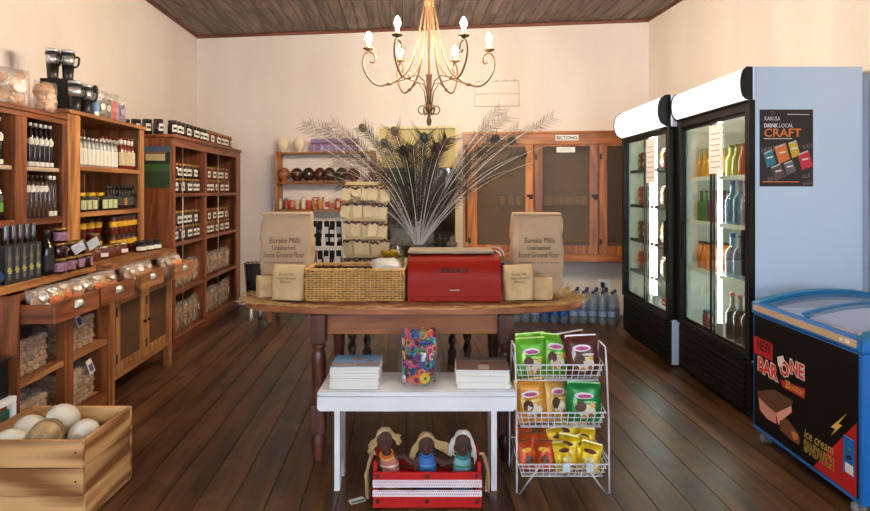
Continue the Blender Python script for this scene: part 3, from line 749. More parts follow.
for i in range(4): K_hon.make('%s yellow lidded honey jar from left on lower shelf of pine hutch' % ORD[i], LP(-2.235, 3.87+i*.125, 1.237), 0, 'yellow lidded honey jars')
for i in range(7):
    if i not in (3,): K_oly.make('%s dark lidded green labelled jar from left, lower shelf of pine hutch' % ORD[i if i < 3 else i-1], LP(-2.12, 3.81+i*.068, 1.237), 0, 'green labelled jars')
K_slim = Kind('slim_dark_bottle', 'bottle', [('glass_body', MB().lathe([(.017,0),(.019,.006),(.019,.10),(.008,.135),(.007,.15)], 10), OIL), ('spout_cap', MB().lathe([(.009,.15),(.008,.165),(.003,.185)], 10), BLACK), ('paper_label', arc_label(.0198,.03,.085,60), lab((74,70,60)))])
for i in range(6): K_slim.make('%s slim dark bottle from left, lower shelf of pine hutch' % ORD[i], LP(-2.12, 4.30+i*.043, 1.237), 0, 'slim dark bottles', mats={'paper_label': lab((200,130,60)) if i == 2 else lab((74,70,60))})
for i in range(6): K_slim.make('%s slim dark bottle from left in back row, pine hutch' % ORD[i], LP(-2.18, 4.25+i*.045, 1.237), 0, 'slim dark bottles in back row')
# worktop under the pine hutch
K_yel = jar_kind('yellow_label_jar', .036, .135, HONEY, DLID, YLAB, .46, .74, 12, lidh=.1, hw=48)
for tier in range(2):
    for i in range(6): K_yel.make('%s yellow labelled jar from left, %s tier, front of pine hutch counter' % (ORD[i], ('lower','upper')[tier]), LP(-2.115, 4.19+i*.075, .9155+tier*.1355), 0, 'yellow labelled jars front stack')
    for i in range(5): K_yel.make('%s yellow labelled jar from left, %s tier, recessed stack on counter' % (ORD[i], ('lower','upper')[tier]), LP(-2.21, 3.74+i*.105, .9155+tier*.1355), 0, 'yellow labelled jars recessed stack')
K_chu = jar_kind('chutney_jar', .042, .088, CHUT, GOLD, None, 0, 0, 14)
K_chul = jar_kind('chutney_jar', .042, .088, CHUT, SILV, WLAB, .2, .5, 14)
for i in range(6): (K_chul if i in (2,5) else K_chu).make('%s low chutney jar from left in front row on counter' % ORD[i], LP(-2.04, 3.71+i*.093, .9155), 0, 'chutney jars')
K_chu.make('round chutney jar standing on top of the low chutney row', LP(-2.07, 3.845, .9155+.0885), 0)
K_sm = jar_kind('small_black_jar', .042, .082, SYR, DLID, WLAB, .15, .5, 14)
for i in range(3): K_sm.make('%s small black jar from left at far end of counter' % ORD[i], LP(-1.99+.02*i, 4.36+i*.088, .9155), 0, 'small black jars')
# things on top of the hutches
def cook_bag(label, loc, rz, w, h, t, seed, lbl):
    rng = random.Random(seed); g = thing('cookie_bag', label, 'biscuit bag', loc, rz, 'cookie bags on the near hutch')
    O('film', pillow(w, h, t, .012, seed), FILM, g)
    for i in range(22):
        z = .03+(i/22)*h*.72; q = 1-max(0, z/h-.5)
        b = MB().ball((0,0,0), (.032,.012,.028), 8, 6).jit(.006, 40, i)
        O('cookie', b, BISC, g, (rng.uniform(-.36,.36)*w*q, rng.uniform(-.25,.25)*t*q, z), (rng.uniform(-.6,.6), rng.uniform(-.8,.8), rng.uniform(-.6,.6)))
    if lbl:
        O('paper_label', pillow_decal(w, h, t, .15, .0, .3, .22, seed, .012, .012), WLAB, g)
cook_bag('large cellophane cookie bag with paper label on near hutch', LP(-2.20, 3.21, 1.831), PI/2-.35, .24, .23, .12, 2, True)
cook_bag('smaller rounded cookie bag beside black box on near hutch', LP(-2.13, 3.435, 1.831), PI/2-.35, .135, .19, .08, 6, False)
bb = tag(O('black_box', MB().box(-.09,-.085,0,.09,.085,.215,.003), BLACKM, None, LP(-2.225, 3.765, 1.8755), (0,0,TH)), 'black display box under two travel mugs on pine hutch', 'box')
mug_p = [('cup', MB().lathe([(.028,0),(.03,.004),(.036,.095)], 16), BLACK), ('steel_band', MB().lathe([(.0362,.095),(.040,.155)], 16), STEEL),
         ('collar', MB().lathe([(.0415,.155),(.0415,.172)], 16), BLACK), ('steel_rim', MB().lathe([(.039,.172),(.040,.19),(.036,.192),(.034,.178)], 16), STEEL),
         ('handle', MB().tube([(.038,0,.15),(.058,0,.152),(.064,0,.145),(.062,0,.11),(.052,0,.09),(.034,0,.085)], .007, 8), BLACK)]
K_mug = Kind('travel_mug', 'mug', mug_p)
K_mug.make('left travel mug on top of the black box', LP(-2.262, 3.725, 2.0915), -.2, 'travel mugs')
K_mug.make('right travel mug on top of the black box', LP(-2.185, 3.762, 2.0915), .3, 'travel mugs')
K_mug.make('left travel mug standing in front of the black box', LP(-2.09, 3.675, 1.8755), .2, 'travel mugs')
K_mug.make('right travel mug in front of black box, near steel flask', LP(-2.09, 3.80, 1.8755), .5, 'travel mugs')
Kind('steel_flask', 'flask', [('body', MB().lathe([(.026,0),(.027,.004),(.027,.15),(.018,.17)], 14), STEEL), ('stopper', MB().lathe([(.018,.17),(.018,.19),(.012,.205),(.004,.21)], 14), BLACK), ('blue_band', MB().lathe([(.0275,.03),(.0275,.11)], 14, cap=False), lab((120,150,190)))]).make('slim steel flask with black stopper on pine hutch', LP(-2.085, 3.905, 1.8755))
def pack(lbl, Y, mat, rz, mats2):
    g = thing('sweet_packet', lbl, 'packet', LP(-2.10, Y, 1.8755), PI/2+rz, 'sweet packets on the pine hutch')
    O('film', pillow(.115, .19, .04, .006, Y), FILM, g)
    O('contents', pillow(.095, .14, .03, .006, Y+1), mat, g, (0,0,.006))
    O('label', pillow_decal(.115, .19, .04, .1, -.2, .35, .25, Y, .006, .006), mats2, g)
pack('brown sweet packet beside the steel flask', 3.99, lab((96,66,52)), -.35, WLAB)
pack('dark brown sweet packet with pale label, second from flask', 4.07, lab((70,46,40)), -.3, lab((200,190,180)))
pack('bright red sweet packet on pine hutch', 4.15, lab((196,44,40)), -.35, lab((220,120,110)))
pack('purple lavender packet at far end of pine hutch', 4.27, lab((128,100,140)), -.3, lab((170,150,180)))
# odds at the photo's left edge
st = thing('white_stand', 'low white stand with green side at left photo edge', 'stand', (-2.12, 2.53, 0))
O('top', MB().box(-.19,-.15,.405,.19,.15,.432,.004), WHITE, st)
for sx in (-.175, .175):
    for sy in (-.135, .135): O('leg', MB().box(sx-.014,sy-.014,0,sx+.014,sy+.014,.405,.003), WHITE, st)
O('side_panel', MB().box(.168,-.12,.06,.176,.12,.38), pm('green_board', (40,84,62), .5), st)
bc = Kind('black_bin', 'bin', [('body', MB().prism([(-.1,-.06),(.08,-.06),(.095,-.045),(.095,.045),(.08,.06),(-.1,.06)], 0, .165), BLACK), ('rim', MB().box(-.104,-.064,.165,.099,.064,.175,.003), BLACK)])
bc.make('black plastic bin on white stand at left photo edge', (-2.055, 2.62, .4325))
tag(O('blue_cloth', MB().ball((0,0,.05), (.075,.06,.05), 14, 8).jit(.012, 18, 2), pm('blue_fabric', (36,70,130), .9, bump=.4), None, LP(-1.965, 2.725, .916)), 'bundled blue cloth on counter at left photo edge', 'cloth')
# ================================================================== the display table
TCX, TCY, TA, TBB, TZ = -.115, 3.30, .935, .385, .785
def sup(n, ex, a, b):
    out = []
    for i in range(n):
        t = 2*PI*i/n; c, s_ = math.cos(t), math.sin(t)
        out.append((a*math.copysign(abs(c)**(2/ex), c), b*math.copysign(abs(s_)**(2/ex), s_)))
    return out
tb = thing('display_table', 'large rounded wooden table carrying flour sacks and bread bin', 'table', (TCX, TCY, 0))
o1, o2 = sup(64, 3.0, TA, TBB), sup(64, 3.0, TA-.012, TBB-.012)
b = MB(); n = 64; lv = [(o2,.748),(o1,.753),(o1,.779),(o2,.785)]
vs = [(p[0], p[1], z) for o_, z in lv for p in o_]
fs = [(k*n+i, k*n+(i+1) % n, (k+1)*n+(i+1) % n, (k+1)*n+i) for k in range(3) for i in range(n)]+[tuple(range(n)), tuple(3*n+i for i in range(n))]
O('tabletop', b.add(vs, fs), TBW['x'], tb)
lx = (-.48, .477)
leg = MB().box(-.038,-.038,.60,.038,.038,.747,.003)
leg.lathe([(.030,.6),(.036,.585),(.036,.575),(.024,.565),(.034,.545),(.038,.50),(.034,.40),(.028,.335),(.034,.325),(.034,.315),(.026,.305),(.036,.29)], 16)
leg.box(-.036,-.036,.14,.036,.036,.29,.004).lathe([(.03,.14),(.026,.125),(.036,.11),(.038,.085),(.034,.045),(.026,.03),(.032,.015),(.028,0)], 16)
leg = leg.mesh('leg')
for x in lx:
    for y in (-.325, .30): O('leg', leg, LEGW['z'], tb, (x, y, 0))
for y in (-.30, .30): O('apron', MB().box(lx[0]+.039,y-.012,.637,lx[1]-.039,y+.012,.747,.002), TBW['x'], tb)
for x in lx: O('apron', MB().box(x-.012,-.261,.637,x+.012,.261,.747,.002), TBW['y'], tb)
# straw on the table top
STRAW = pm('straw', (190,150,92), .8, n=.3, ns=30)
rng = random.Random(11); b = MB()
for i in range(330):
    t = rng.uniform(PI*.98, PI*2.02); c, s_ = math.cos(t), math.sin(t)
    rr = rng.uniform(.93, 1.01) if rng.random() < .85 else rng.uniform(.6,.93)
    x = TA*math.copysign(abs(c)**(2/3.0), c)*rr; y = TBB*math.copysign(abs(s_)**(2/3.0), s_)*rr
    a = rng.gauss(0, .55); l = rng.uniform(.04,.13)
    z = TZ+.002+rng.uniform(0,.003); dz = rng.uniform(-.002,.007)
    p0 = Vector((x-math.cos(a)*l/2, y-math.sin(a)*l/2, z)); p2 = Vector((x+math.cos(a)*l/2, y+math.sin(a)*l/2, z+dz*.6))
    b.tube([p0, (p0+p2)/2+Vector((0,0,abs(dz)*.6)), p2], .0016, 3, smooth=False)
for i in range(26):                               # wisps sticking up at the right end
    p0 = Vector((TA*.86+rng.uniform(-.05,.03), rng.uniform(-.1,.06), TZ+.004)); a = rng.uniform(-.4,.9)
    b.tube([p0, p0+Vector((.04*math.cos(a),.01,.02)), p0+Vector((.07*math.cos(a),.02,.02+.05*rng.random()))], .0016, 3, smooth=False)
tag(O('straw', b, STRAW, None, (TCX, TCY, 0)), 'loose golden straw strewn along the table edge', 'straw', kind='stuff')

# flour sacks
KRAFT = pm('kraft_paper', (190,160,128), .85, n=.1, ns=6, bump=.5, bs=16); INK = lab((72,56,48), .8)
KRAFT2 = pm('pale_kraft_paper', (206,176,128), .85, n=.14, ns=12, bump=.5, bs=25)
def sack(name, label, loc, rz, w, d, h, seed, lines, mat, grp, fold=True, tilt=None):
    g = thing(name, label, 'flour sack', loc, rz, grp)
    if tilt: g.rotation_euler = (tilt[0], tilt[1], rz)
    def half(z):
        k = z/h
        return (w/2*(1-.03*abs(k-.5)*2), d/2*(1.0 if k < .62 else 1-.55*((k-.62)/.38)**1.3))
    def ysurf(x, z):
        a, dd = half(z); q = min(.999, abs(x)/a)
        return -dd*(1-q**5)**.2
    b = MB(); nz = 26; n = 60; vs = []; fs = []
    for k in range(nz+1):
        z = h*k/nz; a, dd = half(z)
        for i in range(n):
            t = 2*PI*i/n; c_, s_ = math.cos(t), math.sin(t); r_ = (abs(c_)**5+abs(s_)**5)**(-.2)
            p = Vector((c_*r_*a, s_*r_*dd, z))
            am = .0 if k == 0 else .011*w/.3
            p += noise.noise_vector(p*11+Vector((seed,0,0)))*am+noise.noise_vector(p*34+Vector((seed,3,0)))*am*.4; p.z = max(p.z, 0); vs.append(p)
    for k in range(nz):
        for i in range(n): fs.append((k*n+i, k*n+(i+1) % n, (k+1)*n+(i+1) % n, (k+1)*n+i))
    fs += [tuple(range(n)), tuple(nz*n+i for i in range(n))]
    O('paper_sack', b.add(vs, fs, True), mat, g)
    if fold: O('folded_top', MB().box(-w*.47, -d*.30, h-.004, w*.47, d*.28, h+.014, .006).jit(.004, 20, seed), mat, g)
    for (s, zc, wd, ht, xo) in lines:
        t = text_fit(s, wd, ht, shear=.15)
        t.v = [Vector((p.x+xo, ysurf(p.x+xo, zc+p.y)-.015*w/.3-.0015, zc+p.y)) for p in t.v]
        O('lettering', t, INK, g)
    return g
L0 = [('Eureka Mills', .312, .17, .03, .005), ('Unbleached', .272, .13, .024, 0), ('Stone Ground Flour', .232, .23, .03, 0), ('No additives or preservatives', .188, .22, .014, 0)]
sack('flour_sack', 'tall flour sack at left end of table', P(286, 302, 3.30)*Vector((1,1,0)) if False else Vector(((286-CX)/FPX*3.30, 3.34, TZ+.001)), .03, .298, .17, .452, 1, L0, KRAFT, 'tall flour sacks')
sack('flour_sack', 'tall flour sack at right end of table', Vector(((537.5-CX)/FPX*3.30, 3.34, TZ+.001)), -.03, .295, .17, .450, 7, L0, KRAFT, 'tall flour sacks')
LS = [('Eureka Mills', .135, .08, .014, 0), ('Stone Ground', .115, .1, .012, 0), ('Flour', .095, .06, .013, 0)]
sack('small_flour_bag', 'small flour bag standing before the left tall sack', Vector(((289-CX)/FPX*3.10, 3.10, TZ+.010)), -.05, .172, .13, .185, 3, LS, KRAFT2, 'small flour bags', False, (-.12, .02))
sack('small_flour_bag', 'small flour bag lying at the table left end', Vector(((266-CX)/FPX*3.2-.005, 3.235, TZ+.004)), .5, .11, .10, .115, 5, [], KRAFT2, 'small flour bags', False)
sack('small_flour_bag', 'small flour bag standing before the right tall sack', Vector(((518.5-CX)/FPX*3.08, 3.10, TZ+.010)), .05, .155, .13, .185, 9, LS, KRAFT2, 'small flour bags', False, (-.12, -.02))
sack('small_flour_bag', 'low crumpled flour bag at the table right end', Vector(((543-CX)/FPX*3.14, 3.17, TZ+.004)), -.3, .115, .10, .115, 13, [], KRAFT2, 'small flour bags', False)

# wicker basket
WICK = pm('wicker', (218,170,100), .6, n=.2, ns=25)
bw, bd, bh = .525, .25, .165
g = thing('wicker_basket', 'rectangular woven wicker basket in the middle of table', 'basket', ((354.5-CX)/FPX*3.08, 3.08+bd/2, TZ+.004))
def perim(t):                                         # rounded rectangle path, t in metres
    L = 2*(bw+bd); t %= L
    if t < bw: return Vector((-bw/2+t, -bd/2, 0)), Vector((0,-1,0))
    t -= bw
    if t < bd: return Vector((bw/2, -bd/2+t, 0)), Vector((1,0,0))
    t -= bd
    if t < bw: return Vector((bw/2-t, bd/2, 0)), Vector((0,1,0))
    t -= bw
    return Vector((-bw/2, bd/2-t, 0)), Vector((-1,0,0))
Lp = 2*(bw+bd); ns = 78; b = MB(); b2 = MB()
for i in range(ns):
    p, nn = perim((i+.5)*Lp/ns); b.tube([p+Vector((0,0,.004)), p+Vector((0,0,bh-.006))], .0028, 5)
for r_ in range(13):
    z = .009+r_*.0118; pts = []
    for i in range(ns):
        p, nn = perim((i+.5)*Lp/ns); pts.append(p+nn*(.0062 if (i+r_) % 2 else -.0062)+Vector((0,0,z+random.Random(i*31+r_).uniform(-.001,.001))))
    b2.tube(pts, .0043, 5, closed=True)
O('stakes', b, WICK, g)['kind'] = 'stuff'
O('weave', b2, WICK, g)['kind'] = 'stuff'
b = MB()
for ph in (0, PI):
    pts = []
    for i in range(ns*2):
        p, nn = perim((i+.5)*Lp/ns/2); a = i*.9+ph
        pts.append(p+nn*.006*math.cos(a)+Vector((0,0,bh+.002+.005*math.sin(a))))
    b.tube(pts, .005, 5, closed=True)
O('braided_rim', b, WICK, g)
O('dark_backing', MB().box(-bw/2+.010,-bd/2+.010,.009,bw/2-.010,-bd/2+.013,bh-.01).box(-bw/2+.010,bd/2-.013,.009,bw/2-.010,bd/2-.010,bh-.01).box(-bw/2+.010,-bd/2+.013,.009,-bw/2+.013,bd/2-.013,bh-.01).box(bw/2-.013,-bd/2+.013,.009,bw/2-.010,bd/2-.013,bh-.01), pm('dark_gap_backing', (74,48,28), .9), g)  # added dark sheets: shade in the weave gaps put into their colour
O('base_mat', MB().box(-bw/2+.006,-bd/2+.006,0,bw/2-.006,bd/2-.006,.008), WICK, g)
BROWNP = pm('brown_paper', (176,136,90), .9, bump=.4, bs=20)
for k in range(5):
    tag(O('paper_packet', MB().box(-.045,-.075,0,.045,.075,.13,.012).jit(.005,18,k), BROWNP, None, ((354.5-CX)/FPX*3.08-.2+.095*k, 3.205, TZ+.014), (0,0,.02*(k % 3-1))), '%s brown paper packet from left inside the wicker basket' % ORD[k], 'packet', 'packets in the basket')
tag(O('plastic_bag', pillow(.17,.16,.05,.012,3).xf(Matrix.Rotation(-1.35,4,'X')), clear('milky_plastic', (235,238,240), .25, .15, .45, (220,224,228), bump=1, bs=30), None, ((388-CX)/FPX*3.1, 3.12, TZ+.160), (0,0,.2)), 'clear plastic bag lying over the basket right end', 'plastic bag')

# bread bin
REDM = pm('red_enamel', (156,28,10), .45, spec=.2); REDD = pm('dark_red_enamel', (128,18,14), .35)
bx0, bx1 = (408-CX)/FPX*3.07, (501-CX)/FPX*3.07; bwid = bx1-bx0
g = thing('bread_bin', 'red metal roll-top bread bin on the table', 'bread bin', ((bx0+bx1)/2, 3.07, TZ+.004))
def binprof(off=0.0):
    pr = [(.0-off, .012), (-.0-off, .03)]
    for i in range(11):
        a = i/10*PI/2; pr.append((.105-(.105+off)*math.cos(a)*1.0, .11+(.125+off)*math.sin(a)))
    return pr
prof = [(.0,0),(.0,.03)]+binprof()[2:]+[(.26,.235),(.26,0)]
O('body', MB().prism_x(prof, -bwid/2+.004, bwid/2-.004, True), REDD, g)
sh = binprof(.004); inner = binprof(.001)
b = MB(); m_ = len(sh)
vs = [(x, p[0], p[1]) for x in (-bwid/2+.012, bwid/2-.012) for p in sh]
fs = [(i, i+1, m_+i+1, m_+i) for i in range(m_-1)]
lidm = b.add(vs, fs, True)
vs2 = [(x, p[0], p[1]) for x in (-bwid/2+.012, bwid/2-.012) for p in inner]
lidm.add(vs2, [(i, m_+i, m_+i+1, i+1) for i in range(m_-1)], True)
ld = O('roll_lid', lidm, REDM, g)
O('end_trim', MB().prism_x(binprof(.007)+[(.262,.243),(.262,0),(-.007,0)], -bwid/2, -bwid/2+.012), REDM, g)
O('end_trim', MB().prism_x(binprof(.007)+[(.262,.243),(.262,0),(-.007,0)], bwid/2-.012, bwid/2), REDM, g)
O('bottom_rail', MB().box(-bwid/2+.012,-.008,0,bwid/2-.012,.002,.028,.003), REDM, g)
O('handle', MB().box(-.028,-.014,.058,.028,-.004,.066,.002), CHROME, ld)
t = text_fit('BREAD', .14, .026, bold=.03, space=1.2)
def lidy(z): 
    if z <= .11: return -.004
    q = min(1, (z-.11)/.129); return .105-.109*math.sqrt(max(0, 1-q*q))
t.v = [Vector((p.x, lidy(.165+p.y)-.0016, .165+p.y)) for p in t.v]
O('lettering', t, lab((30,14,12)), ld)
LINEN = pm('linen', (176,158,136), .9, bump=.4, bs=50)
tag(O('folded_cloth', MB().box(-bwid/2-.005,.075,0,bwid/2-.03,.27,.018,.006).jit(.004,9,4), LINEN, None, ((bx0+bx1)/2, 3.07, TZ+.2485)), 'folded linen cloth lying on top of the bread bin', 'cloth')
# wire stand with purple book right of the bin
g = thing('wire_bookstand', 'small chrome wire stand behind the bread bin right end', 'stand', ((494-CX)/FPX*3.42, 3.42, TZ+.001))
O('wire_arch', MB().tube([(-.06,0,0),(-.06,0,.2)]+[(-.06*math.cos(a),0,.2+.06*math.sin(a)) for a in [i*PI/8 for i in range(1,8)]]+[(.06,0,.2),(.06,0,0)], .004, 6), CHROME, g)
O('wire_arch', MB().tube([(-.045,.03,0),(-.045,.03,.19)]+[(-.045*math.cos(a),.03,.19+.045*math.sin(a)) for a in [i*PI/8 for i in range(1,8)]]+[(.045,.03,.19),(.045,.03,0)], .004, 6), CHROME, g)
O('base_wire', MB().tube([(-.06,0,.004),(-.06,.08,.004),(.06,.08,.004),(.06,0,.004)], .004, 6, closed=True), CHROME, g)
Kind('purple_booklet', 'book', [('pages', MB().box(-.038,.0105,0,.038,.0155,.15), PAPER), ('cover', MB().box(-.04,.008,0,.04,.0103,.153).box(-.04,.0157,0,.04,.018,.153), lab((110,50,130), .4))]).make('purple booklet held in the chrome wire stand', ((497-CX)/FPX*3.42+.005, 3.42, TZ+.011))

# ================================================================== the dark twisted-leg table behind
RZ = .74
g = thing('barley_twist_table', 'dark table with barley twist legs behind the display table', 'table', (-.25, 4.25, 0))
O('tabletop', MB().box(-.66,-.40,.712,.62,.42,RZ,.006), DKW['x'], g)
b = MB(); n = 16; N = 60; vs = []; fs = []
for k in range(N+1):
    z = .11+.50*k/N
    for i in range(n):
        a = 2*PI*i/n; r_ = .024+.007*math.cos(2*(a-z*34)); vs.append((r_*math.cos(a), r_*math.sin(a), z))
for k in range(N):
    for i in range(n): fs.append((k*n+i, k*n+(i+1) % n, (k+1)*n+(i+1) % n, (k+1)*n+i))
tw = b.add(vs, fs, True).box(-.034,-.034,0,.034,.034,.115,.004).box(-.034,-.034,.60,.034,.034,.712,.004).mesh('leg')
for x, y in ((-.33,-.2),(.475,-.2),(-.29,.36),(.385,.36)): O('leg', tw, DKW['z'], g, (x, y, 0))
# feather vase and peacock feathers
VX, VY = -.115, 4.05
STONE = pm('stoneware', (120,104,88), .5)
tag(O('stoneware_vase', MB().lathe([(.05,0),(.07,.01),(.085,.08),(.08,.16),(.055,.22),(.05,.25),(.058,.262),(.05,.262),(.044,.25),(.05,.2),(.06,.05),(.001,.03)], 20), STONE, None, (VX, VY, RZ+.001)), 'stoneware vase holding the peacock feathers', 'vase')
SHAFT = pm('feather_shaft', (206,200,192), .45); BARB = pm('feather_barb', (70,50,30), .7, var=.35); BARBG = pm('feather_barb_green', (42,50,30), .5, var=.25)
EYEO = pm('feather_eye_bronze', (58,46,34), .6, var=.3); EYEB = pm('feather_eye_blue', (22,34,40), .4, var=.3)
tips = [(302,126,0),(309,121,0),(322,128,0),(316,146,0),(331,122,0),(341,133,0),(348,152,0),(333,163,0),(326,174,0),(338,186,0),(356,140,0),(362,127,1),(371,160,0),(384,142,1),(394,130,1),(403,149,1),(366,180,0),(352,198,0),(377,172,0),(346,172,0),(390,178,0),
        (424,136,2),(437,146,1),(413,146,0),(447,138,0),(429,160,0),(408,186,0),(445,182,0),
        (500,108,0),(507,116,0),(489,126,0),(496,138,1),(513,140,1),(524,154,1),(543,124,0),(553,117,0),(546,146,0),(531,163,0),(470,166,0),(480,150,0),(463,185,0),(518,128,0),(509,170,0)]
EC = {}
for i, (tx, ty, ey) in enumerate(tips):
    rng = random.Random(100+i)
    a0 = rng.uniform(0, 2*PI); q = rng.uniform(0, .024)
    dirx = (tx-418)/120
    base = Vector((VX+.012*dirx*-1+q*math.cos(a0)*.6, VY+q*math.sin(a0)*.6, RZ+.06))
    mouth = Vector((VX+.028*max(-1,min(1,dirx))+q*.4*math.cos(a0), VY+.6*q*math.sin(a0), RZ+.262))
    tip = P(tx, ty, VY+rng.uniform(-.28,.22))
    ctrl = mouth+(tip-mouth)*.55+Vector((-(tip.x-mouth.x)*.16, 0, .10+.06*rng.random()))
    pts = [base]; NP = 16
    for k in range(NP+1):
        s_ = k/NP; pts.append(mouth*(1-s_)**2+ctrl*2*s_*(1-s_)+tip*s_*s_)
    side = 'left' if tx < 400 else ('right' if tx > 455 else 'middle')
    lb = 'peacock feather in vase, %s fan, %s' % (side, ('plain wispy tip', 'dark eye at its tip', 'bright blue green eye at its tip')[ey])
    if ey == 1: EC[side] = EC.get(side, 0)+1; lb = '%s dark eyed peacock feather from left in %s fan of the vase' % (ORD[EC[side]-1], side)
    f = thing('peacock_feather', lb, 'feather', mouth, 0, 'peacock feathers %s %d' % (side, ey))
    pts = [p-mouth for p in pts]
    O('shaft', MB().tube(pts, [.0054*(1-.82*k/(len(pts)-1)) for k in range(len(pts))], 5), SHAFT, f)
    b = MB(); L = len(pts); nb = 260 if ey else (280 if side == 'middle' else 130)
    for k in range(nb):
        s_ = .22+.78*(k/nb); x_ = s_*(L-1); j = min(L-2, int(x_)); p = pts[j].lerp(pts[j+1], x_-j)
        tn = (pts[j+1]-pts[j]).normalized(); sd = tn.cross(Vector((0,-1,0))).normalized()
        sg = -1 if k % 2 else 1
        ln = (.03+.055*s_)*rng.uniform(.4,1.25)*(1.25 if ey and s_ > .85 else 1)*(1.35 if side == 'middle' else 1)
        d1 = (sd*sg*.75+tn*.7+Vector((0, rng.uniform(-.4,.4), rng.uniform(-.15,.1)))).normalized()
        p1 = p+d1*ln*.55; p2 = p1+(d1+tn*.5+Vector((0,0,-.25))).normalized()*ln*.5
        w_ = tn*.0021
        b.add([p-w_, p+w_, p1+w_*.8, p1-w_*.8, p2], [(0,1,2,3),(3,2,4)])
    O('barbs', b, BARBG if ey and i % 2 else BARB, f)['kind'] = 'stuff'
    if ey:
        tn = (pts[-1]-pts[-3]).normalized(); sd = tn.cross(Vector((0,-1,0))).normalized(); nn = tn.cross(sd)
        M = Matrix.Identity(4)
        for q_ in range(3): M[q_][0] = sd[q_]; M[q_][1] = nn[q_]; M[q_][2] = tn[q_]; M[q_][3] = (pts[-1]-tn*.01)[q_]
        e_ = O('eye', MB().ball((0,0,.0), (.027,.003,.038), 14, 8).xf(M), EYEO, f)
        O('eye_centre', MB().ball((0,-.001,.004), (.011,.004,.015), 12, 6).xf(M), EYEB if ey == 1 else pm('eye_turquoise', (20,96,110), .3), e_)
# glass jars beside the vase
JG = clear('jar_glass', (225,228,224), .25, .03, .12, (170,160,140))
for x, lb in ((398,'left of'),(452,'right of')):
    Kind('glass_jar', 'jar', [('glass', MB().lathe([(.04,0),(.045,.01),(.045,.22),(.036,.25),(.036,.26)], 16, cap=False), JG), ('stopper', MB().lathe([(.034,.255),(.038,.27),(.03,.285),(.012,.292),(.018,.31),(.001,.318)], 14), STONE)]).make('glass jar with stopper %s the feather vase' % lb, ((x-CX)/FPX*3.98, 3.98, RZ+.001))
# earring stand
EB = pm('display_board', (216,190,138), .7)
ex0, ex1 = (345-CX)/FPX*3.98, (387-CX)/FPX*3.98
g = thing('earring_stand', 'cream display board hung with earring cards', 'display stand', ((ex0+ex1)/2, 4.0, RZ+.001))
ew = ex1-ex0; eh = CH-(182-HY)/FPX*3.98-RZ
O('board', MB().box(-ew/2,0,0,ew/2,.012,eh,.003), EB, g)
O('foot', MB().box(-ew/2,.012,0,-ew/2+.03,.16,.015).box(ew/2-.03,.012,0,ew/2,.16,.015), EB, g)
O('strut', MB().box(-.02,.012,.014,.02,.028,eh*.7), EB, g)
CB = [pm('bead_dark', (50,36,34), .3), pm('bead_red', (120,40,40), .3), pm('bead_grey', (110,104,100), .3)]
cardm = MB().box(-.031,-.002,-.092,.031,0,0).mesh('card'); stud = MB().ball((0,-.005,0), .0085, 8, 6).mesh('bead')
rng = random.Random(3)
for r_ in range(5):
    zz = eh-.03-r_*.125
    O('rail', MB().tube([(-ew/2-.015,-.012,zz+.005),(ew/2-.01,-.012,zz+.005)], .003, 6), DKMET, g)
    for c_ in range(5):
        x = -ew/2+.018+c_*(ew-.04)/4+rng.uniform(-.008,.008)
        t = thing('earring_card', '%s earring card from left in %s row of cream board' % (ORD[c_], ('top','second','third','fourth','bottom')[r_]), 'earrings', ((ex0+ex1)/2+x, 4.0-.016-.007*(c_ % 2), RZ+zz+rng.uniform(-.012,.004)), rng.uniform(-.35,.35), 'earring cards')
        O('card', cardm, CREAM, t, (0,0,0), (rng.uniform(-.05,.15), rng.uniform(-.3,.3), 0))
        for k in range(5): O('bead', stud, CB[(r_+c_+k) % 3], t, (-.024+.012*k, -.004, .0+.006*math.sin(k*2+c_)))
# black rack with hair bands / socks
rx0, rx1 = (311-CX)/FPX*3.95, (342-CX)/FPX*3.95
g = thing('wire_rack', 'low wire rack hung with black sock packs left of earrings', 'rack', ((rx0+rx1)/2, 3.97, RZ+.001)); rw = rx1-rx0; rh = CH-(219-HY)/FPX*3.97-RZ
O('frame', MB().tube([(-rw/2,0,0),(-rw/2,0,rh),(rw/2,0,rh),(rw/2,0,0)], .004, 6), STEEL, g)
O('cross_bar', MB().tube([(-rw/2,0,rh*.55),(rw/2,0,rh*.55)], .003, 6), STEEL, g)
O('foot', MB().tube([(-rw/2,-.06,.004),(-rw/2,.06,.004)], .004, 6).tube([(rw/2,-.06,.004),(rw/2,.06,.004)], .004, 6), STEEL, g)
sock = pillow(.036,.17,.022,.004,1).xf(Matrix.Translation((0,0,-.17))); sockm = sock.mesh('fabric')
SOCKM = pm('black_cotton', (24,22,26), .9, bump=.3)
for r_ in range(2):
    for c_ in range(5):
        t = thing('sock_pack', '%s black sock pack from left, %s row of wire rack' % (ORD[c_], ('upper','lower')[r_]), 'socks', ((rx0+rx1)/2-rw/2+.022+c_*(rw-.044)/4, 3.97-.02-.010*(c_ % 2)-.008*r_, RZ+(rh if r_ == 0 else rh*.55)-.012), 0, 'black sock packs')
        O('fabric', sockm, SOCKM, t, (0,0,0), (rng.uniform(-.08,.08), rng.uniform(-.12,.12), 0)); O('hook', MB().tube([(0,0,-.012),(0,.004,.008),(0,.018,.014),(0,.024,.004)], .002, 5), STEEL, t)
        O('paper_tag', MB().box(-.015,-.0145,-.085,.015,-.013,-.04-.02*(c_ % 2)), [WLAB, lab((150,160,180)), WLAB][(r_+c_) % 3], t); O('paper_tag', MB().box(-.012,-.0145,-.14,.014,-.013,-.11), [lab((200,206,214)), WLAB][(r_+c_) % 2], t)
